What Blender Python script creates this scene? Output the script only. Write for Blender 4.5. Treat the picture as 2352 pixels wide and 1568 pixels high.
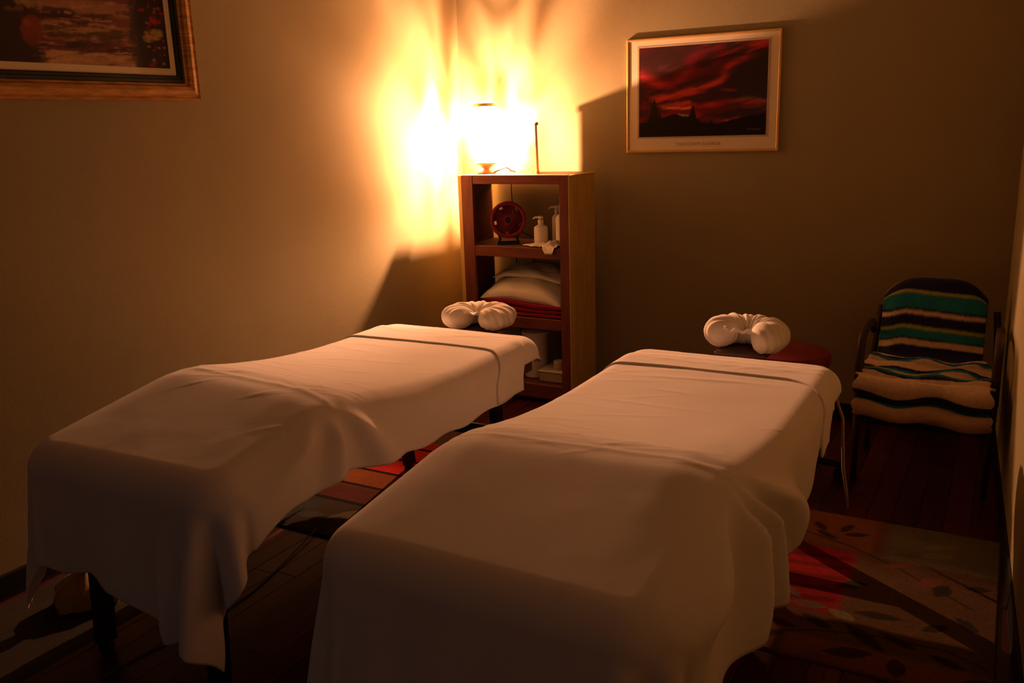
import bpy, math, random
import numpy as np
from mathutils import Vector, Matrix, noise
from math import radians, sin, cos, pi, sqrt

random.seed(4)
for _o in list(bpy.data.objects):
    bpy.data.objects.remove(_o)
scene = bpy.context.scene
COL = scene.collection

# ------------------------------------------------------------------ camera
F_PX, PITCH, ROLL, YAW = 2033.6, radians(13.778), radians(-1.843), radians(29.565)
cp, sp = cos(PITCH), sin(PITCH)
fw = Vector((0, cp, -sp)); up0 = Vector((0, sp, cp)); rt0 = Vector((1, 0, 0))
rt = rt0 * cos(ROLL) + up0 * sin(ROLL)
up = -rt0 * sin(ROLL) + up0 * cos(ROLL)
Rz = Matrix.Rotation(YAW, 3, 'Z')
rt, up, fw = Rz @ rt, Rz @ up, Rz @ fw
cam_d = bpy.data.cameras.new('camera')
cam_d.sensor_width = 36.0
cam_d.lens = 36.0 * F_PX / 2352.0
cam_d.clip_start = 0.02
cam = bpy.data.objects.new('camera', cam_d)
COL.objects.link(cam)
M = Matrix((rt, up, -fw)).transposed().to_4x4()
M.translation = Vector((2.845, -4.50, 1.50))
cam.matrix_world = M
scene.camera = cam

# ------------------------------------------------------------------ world, view
world = bpy.data.worlds.new('world')
scene.world = world
world.use_nodes = True
world.node_tree.nodes['Background'].inputs[0].default_value = (0.050, 0.044, 0.046, 1)  # dim neutral fill, added; enters through the opening in wall_front
world.node_tree.nodes['Background'].inputs[1].default_value = 1.0
scene.view_settings.view_transform = 'Standard'
scene.view_settings.look = 'None'
scene.view_settings.gamma = 1.0
scene.view_settings.use_curve_mapping = False
scene.view_settings.exposure = 0.0
try:
    scene.cycles.max_bounces = 8
    scene.cycles.diffuse_bounces = 4
    scene.cycles.transparent_max_bounces = 12
    scene.cycles.use_denoising = True
    scene.cycles.sample_clamp_indirect = 4.0
except Exception:
    pass

LAMP = Vector((0.285, -0.21, 1.410))
LAMP_W = 430.0
LAMP_COL = (1.0, 0.43, 0.225)

# ------------------------------------------------------------------ materials
def S(r, g=None, b=None):
    """display 0-255 -> linear"""
    def f(c):
        c /= 255.0
        return c / 12.92 if c <= 0.04045 else ((c + 0.055) / 1.055) ** 2.4
    return (f(r), f(g), f(b), 1.0)

def mat(name, col, rough=0.7, metal=0.0, var=0.10, vscale=8.0, bump=0.0, bscale=60.0, stretch=(1, 1, 1),
        spec=0.3, sheen=0.0, emit=None, estr=0.0, attr=None, weave=0.0):
    m = bpy.data.materials.new(name)
    m.use_nodes = True
    nt = m.node_tree
    bs = nt.nodes['Principled BSDF']
    bs.inputs['Roughness'].default_value = rough
    bs.inputs['Metallic'].default_value = metal
    bs.inputs['Specular IOR Level'].default_value = spec
    if sheen:
        bs.inputs['Sheen Weight'].default_value = sheen
    tc = nt.nodes.new('ShaderNodeTexCoord')
    mp = nt.nodes.new('ShaderNodeMapping')
    mp.inputs['Scale'].default_value = stretch
    nt.links.new(tc.outputs['Object'], mp.inputs['Vector'])
    nz = nt.nodes.new('ShaderNodeTexNoise')
    nz.inputs['Scale'].default_value = vscale
    nz.inputs['Detail'].default_value = 5
    nt.links.new(mp.outputs['Vector'], nz.inputs['Vector'])
    mx = nt.nodes.new('ShaderNodeMix'); mx.data_type = 'RGBA'; mx.blend_type = 'MULTIPLY'
    mx.inputs[0].default_value = 1.0
    rmp = nt.nodes.new('ShaderNodeMapRange')
    rmp.inputs['From Min'].default_value = 0.3; rmp.inputs['From Max'].default_value = 0.7
    rmp.inputs['To Min'].default_value = 1.0 - var; rmp.inputs['To Max'].default_value = 1.0 + var
    nt.links.new(nz.outputs['Fac'], rmp.inputs['Value'])
    if attr:
        at = nt.nodes.new('ShaderNodeAttribute'); at.attribute_name = attr
        nt.links.new(at.outputs['Color'], mx.inputs[6])
    else:
        mx.inputs[6].default_value = (*col[:3], 1)
    nt.links.new(rmp.outputs['Result'], mx.inputs[7])
    nt.links.new(mx.outputs[2], bs.inputs['Base Color'])
    if bump or weave:
        bp = nt.nodes.new('ShaderNodeBump')
        bp.inputs['Strength'].default_value = bump or weave
        bp.inputs['Distance'].default_value = 0.002
        n2 = nt.nodes.new('ShaderNodeTexNoise')
        n2.inputs['Scale'].default_value = bscale
        n2.inputs['Detail'].default_value = 4
        nt.links.new(mp.outputs['Vector'], n2.inputs['Vector'])
        nt.links.new(n2.outputs['Fac'], bp.inputs['Height'])
        nt.links.new(bp.outputs['Normal'], bs.inputs['Normal'])
    if emit:
        bs.inputs['Emission Color'].default_value = (*emit, 1)
        bs.inputs['Emission Strength'].default_value = estr
    return m

WALLC = (0.315, 0.270, 0.145)
m_wall = mat('wall_paint', WALLC, rough=0.85, var=0.04, vscale=3, bump=0.25, bscale=180, spec=0.15)
m_ceiling = mat('ceiling_paint', (0.16, 0.14, 0.11), rough=0.9, var=0.03)
m_front = mat('dark_front_wall', (0.06, 0.045, 0.035), rough=0.6, var=0.2)  # unseen front wall, made dark to cut bounce light
m_base = mat('black_vinyl', (0.008, 0.008, 0.010), rough=0.45, var=0.1)
m_floorbase = mat('subfloor', (0.03, 0.01, 0.008), rough=0.8)
m_sheet = mat('cotton_sheet', (0.80, 0.78, 0.76), rough=0.9, var=0.03, vscale=5, bump=0.12, bscale=70, spec=0.1, sheen=0.1)
m_cover = mat('cushion_cover', (0.82, 0.79, 0.72), rough=0.9, var=0.04, bump=0.3, bscale=60, spec=0.1)
m_vinyl = mat('maroon_vinyl', (0.16, 0.012, 0.016), rough=0.4, var=0.08)
m_black = mat('black_metal', (0.012, 0.012, 0.014), rough=0.45, var=0.1)
m_cherry = mat('cherry_wood', (0.165, 0.043, 0.026), rough=0.5, var=0.25, vscale=6, stretch=(6, 6, 1), spec=0.35)
m_cherryh = mat('cherry_wood_cross', (0.165, 0.043, 0.026), rough=0.5, var=0.25, vscale=6, stretch=(1, 6, 6), spec=0.35)
m_maple = mat('maple_veneer', (0.66, 0.46, 0.13), rough=0.5, var=0.12, vscale=5, stretch=(6, 6, 1), spec=0.3)
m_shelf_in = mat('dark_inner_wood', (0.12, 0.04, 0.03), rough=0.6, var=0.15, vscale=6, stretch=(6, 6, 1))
m_red = mat('crimson_blanket', (0.26, 0.018, 0.035), rough=0.9, var=0.15, vscale=12, bump=0.8, bscale=150, spec=0.1)
m_white = mat('white_plastic', (0.78, 0.75, 0.68), rough=0.4, var=0.03)
m_fanred = mat('fan_red_plastic', (0.22, 0.016, 0.045), rough=0.35, var=0.05)
m_fanblade = mat('fan_blade_plastic', (0.05, 0.008, 0.012), rough=0.4)
m_fanblack = mat('fan_black_plastic', (0.015, 0.02, 0.012), rough=0.4)
m_brass = mat('pale_brass', (0.80, 0.72, 0.22), rough=0.35, metal=0.3, var=0.05)
m_terra = mat('copper_base', (0.75, 0.30, 0.18), rough=0.4, metal=0.2, var=0.1)
m_cord = mat('cord_rubber', (0.03, 0.025, 0.02), rough=0.5)
m_gold = mat('aged_gold_leaf', (0.50, 0.26, 0.07), rough=0.42, metal=0.25, var=0.35, vscale=14, bump=0.4, bscale=30, stretch=(1, 1, 6))
m_goldb = mat('aged_gold_leaf_cross', (0.50, 0.26, 0.07), rough=0.42, metal=0.25, var=0.35, vscale=14, bump=0.4, bscale=30, stretch=(1, 1, 8))
m_liner = mat('dark_green_liner', (0.022, 0.026, 0.020), rough=0.5, var=0.2)
m_matboard = mat('cream_mat_board', (0.74, 0.66, 0.42), rough=0.9, var=0.02)
m_paper = mat('white_poster_paper', (0.76, 0.66, 0.48), rough=0.45, var=0.02)
m_thin_gold = mat('slim_gold_metal', (0.75, 0.48, 0.14), rough=0.35, metal=0.4, var=0.06)
m_ink = mat('grey_ink', (0.36, 0.29, 0.20), rough=0.8)
m_print = mat('poster_print', None or (1, 1, 1), rough=0.35, var=0.02, attr='col', spec=0.3)
m_paint = mat('oil_print', (1, 1, 1), rough=0.55, var=0.10, vscale=60, attr='col', spec=0.2)
m_rug = mat('rug_pile', (1, 1, 1), rough=0.95, var=0.15, vscale=90, bump=1.0, bscale=300, attr='col', spec=0.05)
m_towel = mat('terry_towel', (1, 1, 1), rough=0.95, var=0.10, vscale=60, bump=1.0, bscale=260, attr='col', spec=0.05, sheen=0.1)
m_chair = mat('dark_brown_frame', (0.045, 0.026, 0.016), rough=0.5, var=0.1)
m_uphol = mat('charcoal_upholstery', (0.012, 0.012, 0.018), rough=0.85, var=0.1)
m_bag = mat('brown_paper_bag', (0.40, 0.24, 0.08), rough=0.85, var=0.25, vscale=10, bump=0.8, bscale=30)
m_mat = mat('darkened_floor_mat', (0.024, 0.017, 0.010), rough=0.95, var=0.3, vscale=7, bump=0.8, bscale=150)  # beige taken down to near black against direct lamp light
m_strap = mat('pale_cord', (0.45, 0.36, 0.22), rough=0.8)
m_thincord = mat('dim_cord', (0.09, 0.075, 0.05), rough=0.7)
m_frame = mat('table_frame_wood', (0.10, 0.05, 0.03), rough=0.5, var=0.2, stretch=(1, 1, 5))
PLANKS = [mat('plank_stain_%s' % n, c, rough=0.32, var=0.45, vscale=7, stretch=(9, 0.8, 9), spec=0.4, bump=0.15, bscale=40)
          for n, c in (('deep', (0.058, 0.010, 0.007)), ('warm', (0.076, 0.013, 0.008)), ('dark', (0.040, 0.008, 0.006)))]

# ------------------------------------------------------------------ helpers
class MB:
    def __init__(s):
        s.v = []; s.f = []; s.c = None
    def add(s, vs, fs):
        n = len(s.v)
        s.v += [tuple(p) for p in vs]
        s.f += [tuple(i + n for i in f) for f in fs]
        return s
    def box(s, c, d, rot=None, bev=0.0):
        cx, cy, cz = c; dx, dy, dz = d[0] / 2, d[1] / 2, d[2] / 2
        if bev <= 0:
            P = [(x, y, z) for x in (-dx, dx) for y in (-dy, dy) for z in (-dz, dz)]
            Fc = [(0, 1, 3, 2), (4, 6, 7, 5), (0, 4, 5, 1), (2, 3, 7, 6), (0, 2, 6, 4), (1, 5, 7, 3)]
        else:
            b = min(bev, dx * .9, dy * .9, dz * .9)
            P = []; idx = {}
            for sx in (-1, 1):
                for sy in (-1, 1):
                    for sz in (-1, 1):
                        for k in range(3):
                            q = [sx * (dx - b), sy * (dy - b), sz * (dz - b)]
                            q[k] = (sx * dx, sy * dy, sz * dz)[k]
                            idx[(sx, sy, sz, k)] = len(P); P.append(tuple(q))
            Fc = []
            for k in range(3):
                a, e = [(1, 2), (0, 2), (0, 1)][k]
                for sg in (-1, 1):
                    loop = []
                    for (u, w) in ((-1, -1), (1, -1), (1, 1), (-1, 1)):
                        t = [0, 0, 0]; t[k] = sg; t[a] = u; t[e] = w
                        loop.append(idx[(*t, k)])
                    Fc.append(tuple(loop))
            for k in range(3):
                a, e = [(1, 2), (0, 2), (0, 1)][k]
                for u in (-1, 1):
                    for w in (-1, 1):
                        t1 = [0, 0, 0]; t1[k] = -1; t1[a] = u; t1[e] = w
                        t2 = list(t1); t2[k] = 1
                        Fc.append((idx[(*t1, a)], idx[(*t2, a)], idx[(*t2, e)], idx[(*t1, e)]))
            for sx in (-1, 1):
                for sy in (-1, 1):
                    for sz in (-1, 1):
                        Fc.append(tuple(idx[(sx, sy, sz, k)] for k in range(3)))
        if rot is not None:
            P = [tuple(rot @ Vector(p)) for p in P]
        return s.add([(p[0] + cx, p[1] + cy, p[2] + cz) for p in P], Fc)
    def tube(s, pts, r, n=10, cap=True):
        pts = [Vector(p) for p in pts]
        rs = r if isinstance(r, (list, tuple)) else [r] * len(pts)
        base = len(s.v); prev = None
        for i, p in enumerate(pts):
            d = (pts[min(i + 1, len(pts) - 1)] - pts[max(i - 1, 0)]).normalized()
            if prev is None:
                a = Vector((0, 0, 1)) if abs(d.z) < .9 else Vector((1, 0, 0))
                u = d.cross(a).normalized()
            else:
                u = (prev - d * prev.dot(d)).normalized()
            prev = u; w = d.cross(u)
            for k in range(n):
                t = 2 * pi * k / n
                q = p + (u * cos(t) + w * sin(t)) * rs[i]
                s.v.append(tuple(q))
        for i in range(len(pts) - 1):
            for k in range(n):
                a = base + i * n + k; b = base + i * n + (k + 1) % n
                s.f.append((a, b, b + n, a + n))
        if cap:
            s.f.append(tuple(base + k for k in range(n))[::-1])
            s.f.append(tuple(base + (len(pts) - 1) * n + k for k in range(n)))
        return s
    def lathe(s, prof, c, n=32, wob=None):
        base = len(s.v)
        for i, (r, z) in enumerate(prof):
            for k in range(n):
                t = 2 * pi * k / n
                rr = r * (wob(t, z) if wob else 1)
                s.v.append((c[0] + rr * cos(t), c[1] + rr * sin(t), c[2] + z))
        for i in range(len(prof) - 1):
            for k in range(n):
                a = base + i * n + k; b = base + i * n + (k + 1) % n
                s.f.append((a, b, b + n, a + n))
        if prof[0][0] > 1e-5:
            s.f.append(tuple(base + k for k in range(n))[::-1])
        if prof[-1][0] > 1e-5:
            s.f.append(tuple(base + (len(prof) - 1) * n + k for k in range(n)))
        return s
    def grid(s, P, closed=False):
        """P: array (m, n, 3)"""
        m, n = P.shape[:2]; base = len(s.v)
        s.v += [tuple(p) for p in P.reshape(-1, 3).tolist()]
        for i in range(m - 1):
            for j in range(n - 1 if not closed else n):
                a = base + i * n + j; b = base + i * n + (j + 1) % n
                s.f.append((a, b, b + n, a + n))
        return s
    def build(s, name, material, parent=None, smooth=False, solid=0.0, off=-1.0, cols=None, xf=None):
        me = bpy.data.meshes.new(name)
        V = s.v
        if xf is not None:
            V = [tuple(xf @ Vector(p)) for p in V]
        r = parent
        org = Vector((0, 0, 0))
        while r is not None:
            org += r.location; r = r.parent
        if parent is None:
            # origin at the base of the thing
            A = np.array(V); lo = A.min(0); hi = A.max(0)
            org = Vector(((lo[0] + hi[0]) / 2, (lo[1] + hi[1]) / 2, lo[2]))
        me.from_pydata([(p[0] - org.x, p[1] - org.y, p[2] - org.z) for p in V], [], s.f)
        me.validate(); me.update()
        if smooth:
            me.polygons.foreach_set('use_smooth', [True] * len(me.polygons))
            if smooth == 'auto':
                me.set_sharp_from_angle(angle=radians(40))
        if cols is not None:
            ca = me.color_attributes.new('col', 'FLOAT_COLOR', 'POINT')
            ca.data.foreach_set('color', np.asarray(cols, dtype=np.float32).reshape(-1))
        me.materials.append(material)
        o = bpy.data.objects.new(name, me)
        COL.objects.link(o)
        if parent is None:
            o.location = org
        else:
            o.parent = parent
        if solid:
            md = o.modifiers.new('thickness', 'SOLIDIFY'); md.thickness = solid; md.offset = off
        return o

def tag(o, label=None, cat=None, group=None, kind=None):
    if label: o['label'] = label
    if cat: o['category'] = cat
    if group: o['group'] = group
    if kind: o['kind'] = kind
    return o

def thing(name, label, cat, loc, group=None):
    o = bpy.data.objects.new(name, None); COL.objects.link(o)
    o.empty_display_size = 0.05
    o.location = loc
    return tag(o, label, cat, group)

def struct(o):
    o['kind'] = 'structure'; return o

def B(c, d, name, material, parent=None, rot=None, bev=0.0):
    return MB().box(c, d, rot, bev).build(name, material, parent)

def sstep(a, b, x):
    t = np.clip((x - a) / (b - a), 0, 1)
    return t * t * (3 - 2 * t)

_rng = np.random.RandomState(7)
_tab = _rng.rand(256, 256)
def vnoise(x, y):
    xi = np.floor(x).astype(int); yi = np.floor(y).astype(int)
    fx = x - xi; fy = y - yi
    fx = fx * fx * (3 - 2 * fx); fy = fy * fy * (3 - 2 * fy)
    g = lambda a, b: _tab[a % 256, b % 256]
    return (g(xi, yi) * (1 - fx) + g(xi + 1, yi) * fx) * (1 - fy) + (g(xi, yi + 1) * (1 - fx) + g(xi + 1, yi + 1) * fx) * fy
def fbm(x, y, o=4):
    r = 0; a = .5
    for k in range(o):
        r = r + a * vnoise(x * 2 ** k + 17 * k, y * 2 ** k + 31 * k); a *= .5
    return r

# ------------------------------------------------------------------ room
YF = -5.25; H = 2.55
RX0, RS = 2.865, -0.053          # right wall x = RX0 + RS*y
rwx = lambda y: RX0 + RS * y
fl = B((1.55, YF / 2, -0.035), (3.5, -YF + .3, 0.05), 'floor', m_floorbase)
struct(fl)
# floor planks run from the back wall towards the camera
wdt = 0.088; row = 0; x = 0.0
while x < rwx(YF):
    y = -random.uniform(0.0, 1.1); y0 = 0.0
    w = min(wdt, rwx(YF) - x)
    while y0 > YF:
        y1 = max(YF, y)
        if y0 - y1 > .05 and x < rwx(y1):
            p = MB().box((x + w / 2, (y0 + y1) / 2, -0.006 + random.uniform(-.0004, .0004)), (w - .0016, (y0 - y1) - .0016, 0.012), None, 0.001)
            p.build('plank', random.choice(PLANKS), fl)
        y0 = y; y = y0 - random.uniform(.9, 1.5)
    x += wdt
struct(B((1.55, YF / 2, H + .05), (3.5, -YF + .3, .1), 'ceiling', m_ceiling))
struct(B((-.05, YF / 2, H / 2), (.1, -YF + .2, H), 'wall_left', m_wall))
struct(B((1.55, .05, H / 2), (3.4, .1, H), 'wall_back', m_wall))
fmb = MB(); fmb.box((.35, YF - .05, H / 2), (1.0, .1, H)); fmb.box((2.60, YF - .05, H / 2), (1.3, .1, H)); fmb.box((1.40, YF - .05, (H + 2.08) / 2), (1.1, .1, H - 2.08))
struct(fmb.build('wall_front', m_front))     # unseen wall; opening added to let in neutral fill from the world
wr = MB().add([(rwx(0), 0, 0), (rwx(YF), YF, 0), (rwx(YF), YF, H), (rwx(0), 0, H),
               (rwx(0) + .15, 0, 0), (rwx(YF) + .15, YF, 0), (rwx(YF) + .15, YF, H), (rwx(0) + .15, 0, H)],
              [(0, 1, 2, 3), (7, 6, 5, 4), (0, 4, 5, 1), (1, 5, 6, 2), (2, 6, 7, 3), (3, 7, 4, 0)])
struct(wr.build('wall_right', m_wall))
def baseboard(name, a, b, nrm):
    a = Vector(a); b = Vector(b); n = Vector(nrm)
    prof = [(0, 0), (.011, 0), (.009, .012), (.007, .082), (.004, .088), (0, .088)]
    mb = MB(); vs = []
    for p in (a, b):
        for (d, z) in prof: vs.append(p + n * d + Vector((0, 0, z)))
    k = len(prof)
    fs = [(i, (i + 1) % k, (i + 1) % k + k, i + k) for i in range(k)] + [tuple(range(k))[::-1], tuple(range(k, 2 * k))]
    return struct(mb.add(vs, fs).build(name, m_base))
baseboard('baseboard_back', (0.012, 0, 0), (rwx(0) - .001, 0, 0), (0, -1, 0))
baseboard('baseboard_left', (0, YF, 0), (0, 0, 0), (1, 0, 0))
rn = Vector((-1, RS, 0)).normalized()
baseboard('baseboard_right', (rwx(-.012), -.012, 0), (rwx(YF), YF, 0), rn)

# ------------------------------------------------------------------ rug
def segd(X, Y, pts):
    d = np.full(X.shape, 9e9); 
    for (ax, ay), (bx, by) in zip(pts[:-1], pts[1:]):
        vx, vy = bx - ax, by - ay
        t = np.clip(((X - ax) * vx + (Y - ay) * vy) / (vx * vx + vy * vy + 1e-12), 0, 1)
        d = np.minimum(d, np.hypot(X - ax - t * vx, Y - ay - t * vy))
    return d
def over(C, a, col):
    a = np.clip(a, 0, 1)[..., None]
    return C * (1 - a) + np.array(col[:3]) * a
def leafmask(X, Y, cx, cy, ang, L, W):
    c, s = cos(ang), sin(ang)
    u = ((X - cx) * c + (Y - cy) * s) / L; v = (-(X - cx) * s + (Y - cy) * c) / W
    w = np.clip(1 - u * u, 0, 1)
    return sstep(0, .15, w - np.abs(v)) * (np.abs(u) < 1)

def make_rug():
    x0, x1, y0, y1 = 0.20, 2.922, -2.18, -1.165
    nx, ny = 520, 200
    xs = np.linspace(x0, x1, nx); ys = np.linspace(y0, y1, ny)
    X, Y = np.meshgrid(xs, ys)
    n = fbm(X * 6, Y * 6); n2 = fbm(X * 25, Y * 25)
    C = np.zeros(X.shape + (3,)) + np.array((.17, .075, .035))
    # woven colour blocks, the last two darkened as table shade
    C = over(C, sstep(2.52, 2.60, X) * sstep(-1.49, -1.46, Y), (.20, .17, .10))
    C = over(C, sstep(2.47, 2.52, X) * (1 - sstep(-1.49, -1.46, Y)), (.15, .085, .04))
    C = over(C, (1 - sstep(2.47, 2.50, X)) * (1 - sstep(-1.49, -1.44, Y)) * sstep(2.0, 2.05, X) * sstep(-1.92, -1.90, Y), (.34, .020, .016))
    C = over(C, (1 - sstep(2.50, 2.56, X)) * sstep(-1.47, -1.42, Y) * sstep(1.9, 2.0, X), (.30, .11, .035))
    C = over(C, sstep(2.36, 2.38, X) * (1 - sstep(-2.07, -2.05, Y)), (.26, .10, .04))
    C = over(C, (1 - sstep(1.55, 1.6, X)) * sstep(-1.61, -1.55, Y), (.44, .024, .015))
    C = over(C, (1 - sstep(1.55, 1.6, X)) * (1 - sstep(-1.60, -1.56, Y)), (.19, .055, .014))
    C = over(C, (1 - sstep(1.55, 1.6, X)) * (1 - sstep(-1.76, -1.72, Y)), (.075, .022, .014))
    C = over(C, (1 - sstep(1.55, 1.6, X)) * (1 - sstep(-1.905, -1.885, Y)), (.036, .027, .017))  # beige zone painted dark, standing in for the left table's shadow
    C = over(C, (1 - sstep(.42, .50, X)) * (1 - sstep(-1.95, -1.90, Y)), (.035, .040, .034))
    for yy in (-1.262, -1.412, -1.57, -1.73, -1.89):
        w = .011
        C = over(C, (1 - sstep(w * .7, w * 1.3, np.abs(Y - yy))) * (1 - sstep(1.5, 1.56, X)), (.008, .006, .006))
    for yy in (-1.53, -1.60, -1.68, -1.76, -1.83):
        C = over(C, .6 * (1 - sstep(.008, .022, np.abs(Y - yy + .02 * np.sin(X * 9)))) * sstep(2.0, 2.05, X) * (1 - sstep(2.45, 2.5, X)), (.10, .012, .012))
    # vines
    for pts in ([(2.30, -2.10), (2.45, -2.02), (2.60, -1.98), (2.80, -1.97), (2.90, -2.02)], [(2.25, -1.35), (2.45, -1.42), (2.62, -1.52), (2.85, -1.70)]):
        C = over(C, .8 * (1 - sstep(.002, .006, segd(X, Y, pts))), (.035, .022, .018))
    dark = (.035, .028, .022); olive = (.16, .15, .085); pale = (.27, .22, .11)
    for (cx, cy, a, L, W, c) in [
        (2.33, -1.30, 2.2, .045, .018, dark), (2.42, -1.28, 1.2, .045, .018, dark), (2.46, -1.32, .4, .05, .018, dark), (2.36, -1.36, 2.6, .05, .016, dark),
        (2.68, -1.24, 1.5, .05, .022, olive), (2.74, -1.30, .5, .07, .02, pale), (2.72, -1.38, .4, .07, .02, pale), (2.64, -1.41, .3, .06, .02, olive),
        (2.50, -1.70, .6, .06, .026, dark), (2.40, -1.88, .1, .06, .022, olive), (2.33, -1.82, 2.5, .05, .018, olive), (2.50, -1.90, -.4, .05, .024, pale),
        (2.60, -1.86, .1, .075, .022, dark), (2.44, -1.97, 2.6, .06, .022, dark), (2.58, -2.00, 2.4, .09, .026, dark), (2.35, -2.02, 2.8, .05, .018, dark),
        (2.76, -1.86, .7, .05, .02, dark), (2.84, -1.80, 2.4, .05, .02, dark), (2.76, -1.62, 1.2, .05, .028, dark), (2.72, -1.58, .8, .06, .026, (.24, .08, .04)),
        (2.86, -1.56, .2, .04, .02, dark), (2.55, -2.10, .35, .075, .028, dark), (2.68, -2.12, 1.7, .05, .028, dark), (2.80, -2.03, 2.8, .055, .02, dark),
        (2.88, -2.10, .5, .05, .022, dark), (2.67, -1.98, 2.7, .06, .018, dark), (2.30, -2.10, .3, .07, .024, dark), (2.62, -1.50, .5, .05, .02, (.25, .09, .04)),
        (.66, -1.98, .7, .11, .04, (.11, .085, .04)), (.74, -1.95, 2.3, .07, .03, (.10, .08, .04)), (.50, -2.05, .3, .07, .03, (.05, .05, .035)), (.70, -2.10, 1.0, .08, .03, (.08, .045, .03)),
        (1.0, -2.0, .6, .09, .03, dark), (1.3, -1.97, 2.2, .08, .03, olive), (1.75, -1.9, .4, .08, .03, dark), (1.8, -1.5, 1.4, .08, .03, olive)]:
        C = over(C, .85 * leafmask(X + .006 * (n2 - .5), Y, cx, cy, a, L, W), c)
    C = C * (0.50 + .35 * n[..., None])
    Z = 0.008 + .0015 * n2
    edge = np.minimum.reduce([X - x0, x1 - X, Y - y0, y1 - Y])
    Z = np.where(edge < 1e-6, 0.001, Z)
    P = np.stack([X, Y, Z], -1)
    mb = MB().grid(P)
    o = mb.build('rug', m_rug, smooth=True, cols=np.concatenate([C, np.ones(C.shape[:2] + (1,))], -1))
    tag(o, 'patterned area rug with red stripes, colour blocks and dark leaf motifs under both massage tables', 'rug')
make_rug()
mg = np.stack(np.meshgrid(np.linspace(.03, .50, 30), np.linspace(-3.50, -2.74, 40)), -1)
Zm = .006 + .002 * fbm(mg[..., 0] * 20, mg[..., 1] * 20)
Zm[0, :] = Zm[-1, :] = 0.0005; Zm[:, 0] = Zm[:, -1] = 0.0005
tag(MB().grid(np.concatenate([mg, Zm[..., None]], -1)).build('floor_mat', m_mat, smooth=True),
    'plain darkened floor mat by the left baseboard under the foot of the left massage table', 'mat')

# ------------------------------------------------------------------ cloth over a table
def drape(SX, SY, box, z, f0=.030, R=.072, off=0.0, flare=.05, topfn=None, foldfn=None, rlim=None, foot_flare=0.0):
    """SX, SY: sheet coordinates laid flat (world x / y, running past the table edges).
    box: table top outline (x0, x1, y0, y1)."""
    x0, x1, y0, y1 = box
    ix0, ix1, iy0, iy1 = x0 + f0 + R, x1 - f0 - R, y0 + f0 + R, y1 - f0 - R
    cx = np.clip(SX, ix0, ix1); cy = np.clip(SY, iy0, iy1)
    dx = SX - cx; dy = SY - cy
    r = np.hypot(dx, dy); rr = np.maximum(r, 1e-9)
    nx, ny = dx / rr, dy / rr
    if rlim: r = np.minimum(r, rlim)
    Re = R + off
    a = np.clip((r - f0) / Re, 0, pi / 2)
    arc = f0 + Re * pi / 2
    hang = np.maximum(0, r - arc)
    h = np.minimum(r, f0) + Re * np.sin(a)
    g = Re * (1 - np.cos(a))
    fl = flare * (1 + .7 * np.clip(2 * np.abs(nx * ny), 0, 1) + foot_flare * np.clip(-ny, 0, 1))
    h = h + hang * fl
    g = g + hang * np.sqrt(1 - fl ** 2)
    # surplus cloth at the corners makes folds
    phi = np.arctan2(np.abs(ny), np.abs(nx))
    win = np.sin(2 * phi) ** .5 * (r > 1e-6)
    wd = foldfn(SX, SY, hang, nx, ny) if foldfn else 0.0
    cf = win * np.minimum(hang, .35) * .30 * np.cos(phi * 8 + 2.2 * nx + 1.0) * np.where(nx < 0, .25, 1.0)
    h = h + cf + wd
    X = cx + nx * h; Y = cy + ny * h
    Z = z + off - g
    if topfn:
        Z = Z + topfn(X, Y, hang)
    return X, Y, Z, hang

def tent(box, yr, hr, head_len, foot_len, p_head=1.7, p_foot=1.15, skew=0.0, xc0=.30, edge=.5):
    x0, x1, y0, y1 = box
    def fn(X, Y, hang):
        yy = Y - (yr + skew * (X - (x0 + x1) / 2))
        th = np.where(yy > 0, np.clip(1 - yy / head_len, 0, 1) ** p_head, np.clip(1 + yy / foot_len, 0, 1) ** p_foot)
        # soft crest
        crest = np.exp(-(yy / .05) ** 2) * .10
        th = np.clip(th - crest, 0, 1)
        e = np.minimum(X - x0, x1 - X)
        att = edge + (1 - edge) * sstep(-.02, .17, e)
        return hr * th * att * (1 - .55 * sstep(0, .22, hang))
    return fn

def wrinkle(X, Y, box, yr, seed, amp=1.0):
    rng = np.random.RandomState(seed)
    x0, x1, y0, y1 = box
    Z = .0035 * (fbm(X * 2.6 + seed, Y * 2.2) - .5) + .0016 * (fbm(X * 9 + Y * 4 + seed, Y * 9 - X * 3) - .5)
    for k in range(46):
        if k < 24:
            cx = rng.uniform(x0 + .03, x1 - .03); cy = yr + rng.normal(.03, .07); an = rng.uniform(.2, 1.0) * (1 if rng.rand() < .75 else -1); L = rng.uniform(.03, .08); W = .006; A = rng.uniform(.0008, .002)
        else:
            cx = rng.uniform(x0, x1); cy = rng.uniform(yr, y1 - .2); an = rng.uniform(-.2, .7); L = rng.uniform(.06, .22); W = rng.uniform(.008, .016); A = rng.uniform(.0007, .0017)
        c, s = cos(an), sin(an)
        u = ((X - cx) * c + (Y - cy) * s) / L; v = (-(X - cx) * s + (Y - cy) * c) / W
        Z = Z + amp * A * np.exp(-u * u - v * v)
    return Z

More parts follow.
